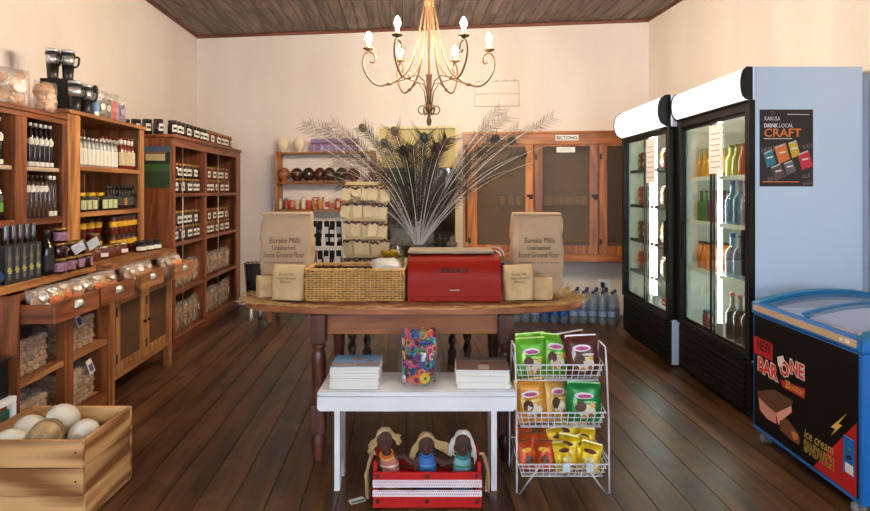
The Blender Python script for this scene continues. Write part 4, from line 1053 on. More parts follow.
# yellow dried flowers
g = thing('flower_pot', 'small clay pot of yellow dried flowers behind the basket', 'flowers', ((391-CX)/FPX*3.93, 3.93, RZ+.001))
O('pot', MB().lathe([(.035,0),(.05,.09),(.054,.095),(.05,.1),(.044,.09),(.001,.08)], 16), pm('clay', (170,110,70), .8), g)
rng = random.Random(8); YF = pm('yellow_petal', (214,170,24), .7, var=.2)
for k in range(11):
    a = rng.uniform(0, 2*PI); r_ = rng.uniform(.01,.065); p = Vector((r_*math.cos(a), r_*.6*math.sin(a), .205+rng.uniform(-.02,.015)))
    fl_ = O('flower_head', MB().lathe([(.004,-.008),(.022,0),(.028,.006),(.014,.014),(.001,.011)], 10, p).jit(.003,60,k), YF, g)
    O('stem', MB().tube([(p.x*.3,p.y*.3,.085),(p.x*.7,p.y*.7,.15),(p.x,p.y,p.z-.007)], .002, 4), STRAW, fl_)
# ================================================================== white bench
g = thing('white_bench', 'white painted wooden bench in front of the table', 'bench', (-.05, 2.745, 0))
BX0, BX1 = (317-CX)/FPX*2.6+.05, (516-CX)/FPX*2.6+.05
O('seat_board', MB().box(BX0,-.125,.452,BX1,.145,.474,.006), WHITE, g)
O('front_apron', MB().prism_y([(BX0,.448),(BX0,.400),(BX0+.012,.388),(BX1-.012,.388),(BX1,.400),(BX1,.448),(BX1,.4515),(BX0,.4515)], -.145, -.126), WHITE, g)
O('rear_apron', MB().box(BX0,.126,.388,BX1,.145,.4515,.003), WHITE, g)
O('front_lip', MB().box(BX0,-.145,.4525,BX1,-.1255,.474,.004), WHITE, g)
for x in ((337-CX)/FPX*2.66+.05, (494-CX)/FPX*2.66+.05):
    O('leg', MB().prism_x([(-.085,.451),(.085,.451),(.085,0),(.05,0),(.02,.1),(-.02,.1),(-.05,0),(-.085,0)], x-.013, x+.013), WHITE, g)
# magazines
def mag_stack(n, th, cx, cy, w, d, rz0, cover, pr, lbl, grp, seed):
    rng = random.Random(seed); z = .4745
    pg = MB().box(-w/2+.001,-d/2+.001,.0006,w/2-.001,d/2-.001,th-.0006).mesh('pages'); cv = MB().box(-w/2,-d/2,0,w/2,d/2,.0005).box(-w/2,-d/2,th-.0005,w/2,d/2,th).mesh('cover')
    for i in range(n):
        top = i == n-1
        t = thing('magazine', ('top magazine of the %s' if top else 'white edged magazine below the top of the %s') % lbl, 'magazine', (cx+rng.uniform(-.004,.004), cy+rng.uniform(-.004,.004), z), rz0+rng.uniform(-.02,.02), grp)
        O('pages', pg, PAPER, t); c_ = O('cover', cv, cover if top else PAPER, t)
        if top:
            for (nm, b_, m_) in pr(w, d, th): O(nm, b_, m_, c_)
        z += th+.0004
BLUEC = lab((76,128,176), .3); GREYC = lab((92,88,88), .3)
def pr1(w, d, th):
    return [('sea_print', MB().box(-w/2,-d/2,th,w/2,.02,th+.0004), lab((96,140,190), .3)), ('title_print', text_fit('SOUTH', w*.62, .03, bold=.02).xf(Matrix.Translation((0,d*.36,th+.0006))), lab((60,150,190), .3)),
            ('portrait_print', MB().lathe([(.022,0),(.022,.0005)], 12, (0,.03,th+.0004)).lathe([(.018,0),(.018,.0005)], 12, (.06,-.005,th+.0004)), lab((120,84,70), .3)),
            ('dune_print', MB().box(-w/2,-d/2,th+.0004,w/2,-d/2+.05,th+.0007), lab((130,112,100), .3)), ('caption_print', text_fit('Southern', .10, .018, shear=.2, bold=.01).xf(Matrix.Translation((-.045,-d*.36,th+.0010))), lab((236,236,236), .3))]
def pr2(w, d, th):
    return [('dark_photo_print', MB().box(-w/2+.004,-d/2+.004,th,w/2-.004,d*.1,th+.0004), lab((104,80,72), .25)), ('band_print', MB().box(-w/2+.01,d*.22,th,w/2-.01,d*.26,th+.0005), lab((150,140,136), .3)), ('road_print', MB().box(-.02,-d/2+.01,th+.0004,.03,-.02,th+.0008), lab((150,130,118), .3))]
mag_stack(19, .0050, (355.5-CX)/FPX*2.69, 2.735, .222, .19, .0, BLUEC, pr1, 'left stack on the bench', 'left magazine stack', 3)
mag_stack(9, .0092, (482.5-CX)/FPX*2.70, 2.745, .245, .205, -.02, GREYC, pr2, 'right stack on the bench', 'right magazine stack', 5)
# clear bag of beaded key rings
kx, ky = (419-CX)/FPX*2.72, 2.725
FILMK = clear('thin_clear_plastic', (250,250,252), .06, .06, .02, (255,255,255), bump=.5, bs=20)
tag(O('clear_bag', MB().lathe([(.094,0),(.1,.01),(.102,.20),(.096,.235),(.098,.25)], 24, sq=(1,.72), cap=False).jit(.004,12,3), FILMK, None, (kx, ky, .4745)), 'clear plastic bag full of beaded key rings on the bench', 'bag')
pal = [(30,60,150),(190,40,40),(226,180,40),(40,130,80),(230,230,225),(120,40,120),(230,120,30),(30,150,170),(40,30,50),(200,60,120)]
pm_ = [pm('bead_%d' % i, c, .35, n=.35, ns=160) for i, c in enumerate(pal)]
cn = ['blue','red','yellow','green','white','purple','orange','turquoise','black','pink']
rng = random.Random(17)
kd = [MB().lathe([(.001,-.006),(.02,-.005),(.024,0),(.02,.005),(.001,.006)], 14).mesh('beaded_disc'), MB().tube([(.02*math.cos(a),.02*math.sin(a),0) for a in [i*PI/8 for i in range(16)]], .0075, 8, closed=True).mesh('beaded_ring'),
      MB().tube([(-.028,0,0),(-.012,.006,0),(.008,-.006,0),(.03,.003,0)], [.009,.011,.011,.006], 8).mesh('beaded_lizard'), MB().box(-.02,-.02,-.005,.02,.02,.005,.004).mesh('beaded_square')]
K = 0
for lay in range(7):
    for j in range(11):
        a = j/11*2*PI+lay*.35; rr = .070
        if math.sin(a) > .45: continue
        i = rng.randrange(10)
        sh = rng.randrange(4)
        o = O('beaded_key_ring', kd[sh], pm_[i], None, (kx+rr*math.cos(a), ky+rr*.68*math.sin(a), .4745+.03+lay*.034), (PI/2+rng.uniform(-.3,.3), rng.uniform(0, PI), a+PI/2))
        lv = ('bottom','second','third','fourth','fifth','sixth','top')[lay]
        tag(o, '%s beaded %s key ring in %s layer of the clear bag' % (cn[i], ('disc','loop','lizard','square')[sh], lv), 'key ring', 'beaded key rings in the clear bag')
        o.scale = (1.08, 1.08, 1.08)
        bb2 = O('bead_stitching', MB().tube([(.014*math.cos(q),.014*math.sin(q),.0055) for q in [k*PI/4 for k in range(8)]], .003, 5, closed=True), pm_[(i+3) % 10], o)
for lay in range(7):
    for j in range(3):
        a = j/3*2*PI+lay*.5; i = (8,5,0,8,1,3)[(j*2+lay) % 6]
        o = O('beaded_key_ring', kd[(j+lay) % 4], pm_[i], None, (kx+.028*math.cos(a), ky+.014*math.sin(a), .4745+.03+lay*.034), (PI/2, lay*.6, a+PI/2)); o.scale = (1.0,1.0,1.0)
        tag(o, '%s beaded key ring in the core of the clear bag, %s layer' % (cn[i], ('bottom','second','third','fourth','fifth','sixth','top')[lay]), 'key ring', 'beaded key rings in the bag core')
y2 = O('beaded_smiley', MB().lathe([(.001,-.006),(.024,-.005),(.026,0),(.024,.005),(.001,.006)], 18), pm_[2], None, (kx+.028, ky-.0595, .515), (PI/2,0,.35)); tag(y2, 'large yellow beaded disc at the front of the clear bag', 'key ring', 'beaded key rings in the clear bag')
O('green_mark', MB().box(-.007,-.007,.0055,.007,.007,.0075), pm_[3], y2)

# ================================================================== red crate with dolls
RED = pm('red_crate_paint', (196,28,28), .4, n=.1, ns=30); LACE = pm('white_lace', (240,228,232), .8); LACER = pm('lace_dots', (196,120,140), .8)
RX0, RX1 = (373-CX)/FPX*2.51, (481.5-CX)/FPX*2.51; rw = RX1-RX0
g = thing('red_crate', 'red slatted crate with lace ribbons holding rag dolls', 'crate', ((RX0+RX1)/2, 2.51, 0)); RD = .2
for (z0, z1, lz0, lz1) in ((.100,.157,.094,.126),(.018,.088,.054,.082)):
    sl = O('front_slat', MB().box(-rw/2,0,z0 if z0 > .09 else .004,rw/2,.012,z1 if z0 > .09 else .068,.002), RED, g)
    O('rear_slat', MB().box(-rw/2,RD-.012,z0,rw/2,RD,z1-.03 if z0 > .09 else z1,.002), RED, g)
    rb = O('lace_ribbon', MB().box(-rw/2-.002,-.003,lz0,rw/2+.002,-.0005,lz1), LACE, sl)
    b = MB()
    n = 46
    for r_ in range(2):
        for k in range(n): b.add([(-rw/2+.004+k*(rw-.008)/n+dx*.0035+r_*.004, -.0036, lz0+.011+r_*.012+dz*.0035) for dx, dz in ((-1,0),(0,-1),(1,0),(0,1))], [(0,1,2,3)])
    O('lace_pattern', b, LACER, rb)['kind'] = 'stuff'
    for x in (-rw/2+.02, 0, rw/2-.02):
        O('bolt', MB().lathe([(.011,0),(.011,.004),(.007,.007),(.001,.007)], 12).xf(Matrix.Translation((x,-.0003 if False else 0,z1-.016 if z0 > .09 else .034)) @ Matrix.Rotation(R(90),4,'X')), pm('dark_red_bolt', (110,16,20), .4), sl)
for x in (-rw/2, rw/2-.016):
    O('corner_post', MB().box(x,.0125,.0,x+.016,.03,.2,.003), RED, g); O('corner_post', MB().box(x,RD-.03,.0,x+.016,RD-.0125,.2,.003), RED, g)
    O('end_board', MB().box(x+.002,.03,.012,x+.014,RD-.03,.15,.002), RED, g)
O('bottom_board', MB().box(-rw/2+.016,.0125,.002,rw/2-.016,RD-.0125,.012), RED, g)
SKIN = pm('brown_knit', (84,54,46), .9, bump=.35, bs=260); YB = pm('blonde_yarn', (206,176,128), .85, bump=.3, bs=200); YW = pm('white_yarn', (238,236,232), .85)
FACE = lab((34,18,18)); MOUTH = lab((150,60,60))
def doll(lbl, x, y, lean, tilt, yarn, dress, stripe, neck, hair, arms, hz=.26):
    t = thing('rag_doll', lbl, 'doll', (x, y, .0125), 0, 'rag dolls'); t.scale = (.9,.9,.9)
    b = MB()
    b.ball((lean*.1,0,.075), (.042,.034,.07), 14, 10).ball((lean*.4,0,.15), (.045,.03,.062), 14, 10)
    b.tube([(lean*.5,0,.18),(lean*.8,0,hz-.035)], .021, 10)
    b.ball((lean,0,hz), (.041,.038,.049), 16, 12)
    for a in arms: b.tube(a, [.014,.0145,.013,.012][:len(a)] if len(a) <= 4 else .013, 10).ball(a[-1], .0145, 10, 8)
    src = bpy.data.objects.new('d', b.mesh('d')); COL.objects.link(src)
    m = src.modifiers.new('r', 'REMESH'); m.mode = 'VOXEL'; m.voxel_size = .005
    s_ = src.modifiers.new('s', 'SMOOTH'); s_.iterations = 4
    me = evald(src); me.polygons.foreach_set('use_smooth', [True]*len(me.polygons))
    bd = O('body', me, SKIN, t)
    c = Vector((lean,0,hz))
    Mh = Matrix.Translation(c) @ Matrix.Rotation(tilt,4,'Y')
    fb = MB()
    for sx in (-.012,.012): fb.ball((sx,-.0355,.008), (.005,.004,.0055), 8, 6)
    O('eyes', fb.xf(Mh), FACE, bd)
    O('mouth', MB().tube([(-.009,-.0355,-.015),(0,-.0365,-.018),(.009,-.0355,-.015)], .0018, 5).xf(Mh), MOUTH, bd)
    O('nose', MB().ball((0,-.038,-.004), (.004,.004,.005), 8, 6).xf(Mh), SKIN, bd)
    rng = random.Random(int(x*1000)+7); hb = MB()
    for i in range(110):
        a = PI*(i/109)*1.25-PI*.125; fr = rng.uniform(-.006,.036)
        p0 = Vector((rng.uniform(-.004,.004), .002+fr*.7, .050)); p1 = Vector((.043*math.cos(a)*.95, fr+.004, .042*abs(math.sin(a))+.012))
        sg = 1 if math.cos(a) > 0 else -1
        (l, spread) = hair[0] if sg < 0 else hair[1]
        p2 = Vector((sg*(.044+rng.uniform(0,.008)), fr+.004, rng.uniform(-.02,.01))); p3 = p2+Vector((sg*spread*l*rng.uniform(.7,1.1), rng.uniform(-.02,.004), -l*(1-abs(spread)*.5)*rng.uniform(.75,1.1)))
        p2b = p2.lerp(p3,.5)+Vector((sg*.01*rng.random(), rng.uniform(-.006,.006), .008))
        hb.tube([p0, p1, p2, p2b, p3+Vector((rng.uniform(-.012,.012),rng.uniform(-.01,.01),rng.uniform(-.01,.01)))], .0026, 5)
    hb.ball((0,.014,.012), (.042,.037,.046), 14, 10)
    O('yarn_hair', hb.xf(Mh), yarn, t)
    dr = MB().lathe([(.050,.004),(.049,.06),(.049,.12),(.049,.16),(.042,.186),(.032,.198)], 18, sq=(1,.82), cap=False)
    dr.v = [Vector((p.x+lean*min(.42, p.z*2.4), p.y, p.z)) for p in dr.v]
    dd = O('dress', dr, dress, t)
    for k in range(5):
        z = .05+k*.025; r_ = .049
        O('dress_stripe', MB().lathe([(r_+.002,z),(r_+.0015,z+.009)], 18, (lean*min(.42, z*2.4),0,0), (1,.82), cap=False), stripe, dd)
    for k, c_ in enumerate(neck):
        O('bead_necklace', MB().tube([(lean*.65+(.027+.004*k)*math.cos(q), -.004+(.027+.004*k)*math.sin(q), .212-.007*k+.012*math.sin(q)) for q in [i*PI/8 for i in range(16)]], .0032, 6, closed=True), c_, t)
NB = [lab((230,120,40),.4), lab((232,196,50),.4), lab((60,130,200),.4), lab((60,150,80),.4), lab((40,80,160),.4)]
dx = (RX0+RX1)/2
doll('blonde rag doll with orange beads, left in red crate', dx-.165, 2.61, -.03, -.25, YB, pm('pink_stripe_cloth', (200,120,110), .85), lab((230,210,200)), [NB[0],NB[0],NB[1]], ((.05,.75),(.03,.5)),
     [[(-.045,0,.185),(-.058,-.015,.15),(-.045,-.03,.12)], [(.015,0,.19),(.06,-.01,.195),(.105,-.016,.165),(.135,-.02,.155)]], .268)
doll('blonde rag doll with blue dress, middle of red crate', dx-.005, 2.615, .0, -.1, YB, lab((50,110,180)), lab((90,150,210)), [NB[2],NB[4]], ((.07,.45),(.10,.85)),
     [[(-.035,0,.185),(-.06,-.02,.165),(-.05,-.03,.135)], [(.035,0,.185),(.07,-.01,.165),(.10,-.015,.16)]], .240)
doll('white haired rag doll with green beads, right in red crate', dx+.155, 2.61, .005, .1, YW, lab((120,170,190)), lab((60,140,90)), [NB[3],NB[2],NB[3]], ((.05,.15),(.085,.2)),
     [[(-.035,0,.185),(-.07,-.005,.16),(-.10,-.01,.155)], [(.035,0,.185),(.06,-.005,.16),(.06,-.015,.13)]], .255)
for sx, lb in ((-1,'left'),(1,'right')):
    x = (RX0 if sx < 0 else RX1)+sx*.014
    q = MB()
    for k in range(9):
        rr_ = random.Random(k+(9 if sx > 0 else 0)); q.tube([(x-.0+rr_.uniform(-.008,.008), 2.58+rr_.uniform(-.02,.02), .205),(x+sx*.02+rr_.uniform(-.006,.006), 2.56+rr_.uniform(-.02,.02), .13),(x+sx*.012+rr_.uniform(-.008,.008), 2.55+rr_.uniform(-.02,.02), .03 if sx < 0 else .06)], .005, 5)
    q.tube([(x-sx*.02,2.58,.206),(x,2.58,.21)], .006, 6)
    tag(O('cloth_strap', q, pm('sandy_cloth', (176,146,108), .9, bump=.3), None), 'sandy fabric strip hanging over the %s end of red crate' % lb, 'cloth strip', 'fabric strips on the red crate')
g = thing('price_tag', 'white and green price tag lying on floor by red crate', 'tag', ((357-CX)/FPX*2.575, 2.575, .001), .5)
O('card', MB().box(-.034,-.02,0,.034,.02,.0015), PAPER, g); O('green_print', MB().box(-.03,-.017,.0015,.03,-.002,.002), lab((60,140,100)), g)

# ================================================================== wire snack rack
WIRE = pm('white_wire', (226,226,230), .3, .1)
SX0, SX1 = .376, .782
g = thing('snack_rack', 'white wire three-tier snack rack beside the bench', 'rack', ((SX0+SX1)/2, 2.75, 0)); hw = (SX1-SX0)/2
for sx in (-1, 1):
    x = sx*(hw+.006)
    O('side_frame', MB().tube([(x,.12,.38),(x,.135,.02),(x,.12,.004),(x,-.0,.1),(x,-.10,.14),(x,-.125,.14)][:1]+[(x,.13,.02),(x,.115,.004)], .0042, 6)
      .tube([(x,.115,.004),(x*.99,-.02,.16),(x*.99,-.115,.16)], .0042, 6)
      .tube([(x,-.118,.36),(x,-.125,.15),(x,-.13,.012),(x-sx*.012,-.128,.004),(x-sx*.11,-.118,.135)], .0042, 6)
      .tube([(x,-.118,.36),(x,-.085,.57),(x,-.07,.64),(x,-.06,.655),(x,.04,.655),(x,.05,.64),(x,.12,.38)], .0042, 6), WIRE, g)
def wire_basket(y0, y1, zb, zt, zt2):
    b = MB(); x0, x1 = -hw, hw; i_ = .02
    b.tube([(x0,y0,zt),(x1,y0,zt),(x1,y1,zt2),(x0,y1,zt2)], .0038, 6, closed=True)
    b.tube([(x0+i_,y0+.02,zb),(x1-i_,y0+.02,zb),(x1-i_,y1-.01,zb),(x0+i_,y1-.01,zb)], .0032, 6, closed=True)
    for k in range(1, 3):
        q = k/3; b.tube([(x0+i_*(1-q),y0+.02*(1-q),zb+(zt-zb)*q),(x1-i_*(1-q),y0+.02*(1-q),zb+(zt-zb)*q)], .0022, 5)
        b.tube([(x0+i_*(1-q),y0+.02*(1-q),zb+(zt-zb)*q),(x0+i_*(1-q),y1-.01*(1-q),zb+(zt2-zb)*q)], .0022, 5); b.tube([(x1-i_*(1-q),y0+.02*(1-q),zb+(zt-zb)*q),(x1-i_*(1-q),y1-.01*(1-q),zb+(zt2-zb)*q)], .0022, 5)
    n = 13
    for k in range(n):
        q = (k+.5)/n; xb = x0+i_+(x1-x0-2*i_)*q; xt = x0+(x1-x0)*q
        b.tube([(xt,y0,zt),(xb,y0+.02,zb),(xb,y1-.01,zb),(xt,y1,zt2)], .0022, 5)
    for k in range(5):
        q = (k+.5)/5; y = y0+.02+(y1-y0-.03)*q; zz = zt+(zt2-zt)*q
        b.tube([(x0,y0+(y1-y0)*q,zz),(x0+i_,y,zb),(x1-i_,y,zb),(x1,y0+(y1-y0)*q,zz)], .0022, 5)
    return b
BASK = ((-.13,.10,.078,.140,.165), (-.10,.11,.290,.362,.39), (-.065,.12,.492,.570,.60))
for bk in BASK: O('wire_basket', wire_basket(*bk), WIRE, g)
PINKL = lab((190,80,130)); CLOUD = lab((236,232,236)); 
def snack_kind(name, w, h, t, c, c2, seed, small=False):
    base = pm(name+'_foil', c, .3, .15, n=.22, ns=24)
    ps = [('foil_bag', pillow(w, h, t, .011, seed), base), ('top_crimp', MB().box(-w*.46,-.0015,h-.012,w*.46,.0015,h+.006), pm(name+'_crimp', c2, .35, .2))]
    if not small:
        ps += [('logo_cloud', pillow_decal(w,h,t,-.05,.42,.55,.17,seed,.004,.011), CLOUD), ('logo_script', pillow_decal(w,h,t,-.02,.40,.42,.10,seed,.006,.011), PINKL),
               ('picture_print', pillow_decal(w,h,t,.12,-.34,.5,.34,seed,.004,.011), lab((226,214,190))), ('picture_print_dark', pillow_decal(w,h,t,-.25,-.12,.34,.26,seed,.005,.011), lab((92,56,40))),
               ('chip_print', pillow_decal(w,h,t,.45,-.05,.16,.13,seed,.007,.011), lab((226,180,90))), ('chip_print', pillow_decal(w,h,t,-.1,-.62,.2,.12,seed,.007,.011), lab((206,150,70))), ('chip_print', pillow_decal(w,h,t,.35,-.55,.16,.12,seed,.008,.011), lab((150,90,50))), ('painted_highlight', pillow_decal(w,h,t,-.55,.1,.12,.3,seed,.004,.011), pm(name+'_g', c2, .35)), ('flavour_print', pillow_decal(w,h,t,.3,.1,.4,.06,seed,.004,.011), pm(name+'_f', c2, .4))]  # the narrow pale oval at the left is a highlight painted in colour
    else:
        ps += [('picture_print', pillow_decal(w,h,t,.1,-.3,.5,.3,seed,.004,.011), pm(name+'_p', c2, .4)), ('logo_script', pillow_decal(w,h,t,-.05,.4,.6,.16,seed,.004,.011), lab((80,30,30)) if c[1] > 120 else lab((230,180,50)))]
    return Kind(name, 'snack bag', ps)
KG = snack_kind('lime_snack_bag', .15, .185, .06, (96,176,36), (186,226,120), 1); KB = snack_kind('brown_snack_bag', .16, .19, .062, (88,38,30), (206,196,196), 2)
KO = snack_kind('orange_snack_bag', .15, .20, .055, (222,150,50), (240,214,130), 3); KT = snack_kind('tan_snack_bag', .14, .19, .05, (196,150,70), (230,200,130), 4); KD = snack_kind('green_snack_bag', .165, .18, .055, (20,130,60), (150,210,140), 5)
KR = snack_kind('small_orange_snack_bag', .085, .125, .038, (208,84,30), (110,60,30), 6, True); KY = snack_kind('small_yellow_snack_bag', .10, .125, .042, (228,190,24), (240,226,160), 7, True)
gx = (SX0+SX1)/2; gy = 2.75
def sn(k, x, y, z, tl, rz, lb): k.make(lb, (gx+x, gy+y, z), rot=(tl-.1*math.sin(x*91+z*7), .13*math.sin(x*57+y*83+z*11), rz*1.6), group='snack bags on the wire rack')
zt_ = .4955
sn(KG, -.125, -.015, zt_, -.12, .05, 'lime green snack bag at front left of top basket'); sn(KG, -.10, .055, zt_, -.12, -.1, 'lime green snack bag at rear left of top basket'); sn(KG, -.015, .035, zt_, -.12, .1, 'lime green snack bag beside the brown ones in top basket')
sn(KB, .125, -.005, zt_, -.12, -.02, 'dark brown snack bag at front right of top basket'); sn(KB, .10, .07, zt_, -.12, .08, 'dark brown snack bag at rear of top basket')
zm = .294
sn(KO, -.12, -.045, zm, -.12, .02, 'orange snack bag at left of middle basket'); sn(KT, -.01, -.02, zm, -.12, .25, 'tan snack bag second in middle basket'); sn(KO, -.10, .04, zm, -.12, -.05, 'orange snack bag behind the front one, middle basket')
sn(KD, .115, -.04, zm, -.12, -.03, 'green snack bag at front right of middle basket'); sn(KD, .09, .04, zm, -.12, .1, 'green snack bag at rear right of middle basket')
zl = .082
k = 0
for r_ in range(3):
    for c_ in range(2):
        sn(KR, -.145+c_*.078+r_*.006, -.065+r_*.05, zl+r_*.016, -.38, .2*(-1)**(r_+c_), 'small orange snack bag, %s row %s in bottom basket' % (('front','middle','back')[r_], ('left','right')[c_]))
for r_ in range(4):
    for c_ in range(2):
        sn(KY, .025+c_*.1+(.01 if r_ % 2 else 0), -.075+r_*.043, zl+r_*.016, -.45, .25*(-1)**(r_+c_), 'small yellow snack bag, %s row %s in bottom basket' % (('front','second','third','back')[r_], ('left','right')[c_]))
tg = MB().box(-.016,-.001,-.02,.016,.001,.02)
for x, lb in ((-.0,'left'),(.105,'right')): tag(O('price_tag', tg, lab((210,220,232)), None, (gx+x+.015, gy-.1355, .128), (0,0,0)), 'pale price tag on front of bottom basket, %s one' % lb, 'tag', 'price tags on the snack rack')

# ================================================================== crate of ostrich eggs
cx0, cx1, cy0, cy1, ch_ = -1.925, -1.448, 2.385, 2.775, .35
g = thing('egg_crate', 'pine board crate full of ostrich eggs at lower left', 'crate', (0, 0, 0)); g.location = ((cx0+cx1)/2, (cy0+cy1)/2, 0)
X, Yd = (cx1-cx0)/2, (cy1-cy0)/2
for k in range(3):
    z0, z1 = .004+k*.116, .004+k*.116+.113
    O('board', MB().box(-X,-Yd,z0,X,-Yd+.016,z1,.003), CRW['x'], g); O('board', MB().box(-X,Yd-.016,z0,X,Yd,z1,.003), CRW['x'], g)
    O('board', MB().box(X-.016,-Yd+.017,z0,X,Yd-.017,z1,.003), CRW['y'], g); O('board', MB().box(-X,-Yd+.017,z0,-X+.016,Yd-.017,z1,.003), CRW['y'], g)
for sx in (-1,1):
    for sy in (-1,1): O('corner_post', MB().box(sx*(X-.017),sy*(Yd-.017),.004,sx*(X-.05),sy*(Yd-.05),.33,.002), CRW['z'], g)
O('bottom_board', MB().box(-X+.017,-Yd+.017,.006,X-.017,Yd-.017,.02), CRW['x'], g)
for z in (.30,.18): O('nail', MB().ball((X-.03,-Yd-.001,z), .004, 8, 6), DKMET, g)
EGG = pm('ostrich_egg', (226,220,204), .3, n=.05, ns=14, bump=.05, bs=120); EGGB = pm('brown_painted_egg', (176,146,104), .5, n=.4, ns=26)
eggm = MB().ball((0,0,0), (.066,.066,.08), 20, 14).mesh('egg')
for i, (px, py, Yc, rot, m_, lb) in enumerate(((30,430,2.62,(1.1,.3,0),EGG,'white ostrich egg at rear left in pine crate'),(63,419,2.64,(.9,-.4,.3),EGG,'white ostrich egg highest at the centre of pine crate'),
        (47,435,2.50,(1.5,.2,.2),EGGB,'brown painted ostrich egg with bands in pine crate'),(84,436,2.575,(.5,.25,.5),EGG,'white ostrich egg at right corner of pine crate'),(10,445,2.48,(1.5,.2,1.4),EGG,'white ostrich egg at front left in pine crate'))):
    p = P(px, py, Yc)
    o = O('ostrich_egg', eggm, m_, None, p, rot); tag(o, lb, 'egg', 'ostrich eggs in the crate')
    if m_ is EGGB:
        for z in (-.012,.012): O('painted_band', MB().lathe([(.0665*math.sqrt(1-(z/.08)**2)+.0006,z-.003),(.0665*math.sqrt(1-(z/.08)**2)+.0006,z+.003)], 24, cap=False), lab((92,70,54)), o)
for i, (px, py, Yc) in enumerate(((0,0,0),(1,0,0),(2,0,0))):
    p = Vector(((-1.81,2.48,.09),(-1.69,2.67,.09),(-1.56,2.49,.09))[i]); tag(O('ostrich_egg', eggm, EGG, None, p, (1.2,.4*i,.3*i)), 'white ostrich egg hidden low in the pine crate', 'egg', 'ostrich eggs at the crate bottom')

# ================================================================== chandelier
IRON = pm('antique_gold_iron', (104,76,52), .55, .3, n=.15, ns=40); CUPM = pm('candle_sleeve', (206,186,158), .6)
BULBM = emit('bulb_glow', (255,234,200), BULB)
KX, KY, KR_ = (429-CX)/FPX*3.9, 3.9, .405
def cz(y): return CH-(y-HY)/FPX*KY
g = thing('chandelier', 'wrought iron six-arm scroll chandelier hanging from the ceiling', 'chandelier', (KX, KY, 0))
O('column', MB().lathe([(.001,cz(126)),(.012,cz(125)),(.018,cz(121)),(.010,cz(117)),(.012,cz(113)),(.026,cz(110)),(.020,cz(106)),(.013,cz(102)),(.016,cz(92)),(.02,cz(76)),(.024,cz(75)),(.016,cz(73)),(.015,cz(40)),(.013,cz(10)),(.034,cz(6)),(.036,cz(0)),(.030,cz(-5)),(.012,cz(-8)),(.01,3.19),(.01,3.20)], 16), IRON, g)
O('ceiling_rose', MB().lathe([(.02,3.185),(.05,3.2),(.065,3.235),(.065,3.247)], 20), IRON, g)
zc = cz(50); zj = cz(84)
for i in range(6):
    a = i*PI/3+.04; rot = Matrix.Rotation(a, 4, 'Z')
    pts = []
    ctl = [(.028,cz(4)),(.05,cz(20)),(.085,cz(48)),(.14,cz(70)),(.21,cz(80)),(.265,zj),(.33,cz(86)),(.385,cz(82)),(.43,cz(72)),(.442,cz(63)),(.43,cz(55.5)),(.405,cz(52.5)),(.375,cz(54)),(.36,cz(58.5)),(.372,cz(63)),(.395,cz(62))]
    for k in range(len(ctl)-1):                           # Catmull-Rom
        p0 = ctl[max(0,k-1)]; p1 = ctl[k]; p2 = ctl[k+1]; p3 = ctl[min(len(ctl)-1,k+2)]
        for s_ in (0,.25,.5,.75):
            q = [.5*((2*p1[d])+(-p0[d]+p2[d])*s_+(2*p0[d]-5*p1[d]+4*p2[d]-p3[d])*s_**2+(-p0[d]+3*p1[d]-3*p2[d]+p3[d])*s_**3) for d in (0,1)]
            pts.append((q[0],0,q[1]))
    pts.append((ctl[-1][0],0,ctl[-1][1]))
    arm = O('arm', MB().tube(pts, .0068, 8).xf(rot), IRON, g)
    O('collar', MB().ball((.265,0,zj), (.02,.012,.012), 10, 8).xf(rot), IRON, arm)
    O('brace', MB().tube([(.018,0,cz(105)),(.03,0,cz(92)),(.07,0,cz(82.5)),(.15,0,cz(79)),(.265,0,zj)], .004, 6).xf(rot), IRON, g)
    O('finial_scroll', MB().tube([(.02+.026*(1-math.cos(q))*1.0,0,cz(110)+.028*math.sin(q)) for q in [k*PI/7 for k in range(13)]], .0042, 6).xf(rot), IRON, g)
    O('drip_pan', MB().lathe([(.006,0),(.012,.004),(.036,.014),(.038,.018),(.012,.010),(.010,.02)], 14, (.405,0,cz(52.5)+.005)).xf(rot), IRON, arm)
    O('candle_sleeve', MB().lathe([(.0125,0),(.0125,.045),(.010,.048)], 12, (.405,0,cz(52.5)+.02)).xf(rot), CUPM, arm)
    O('bulb', MB().lathe([(.008,0),(.017,.012),(.020,.026),(.016,.045),(.008,.062),(.001,.070)], 14, (.405,0,cz(52.5)+.067)).xf(rot), BULBM, arm)
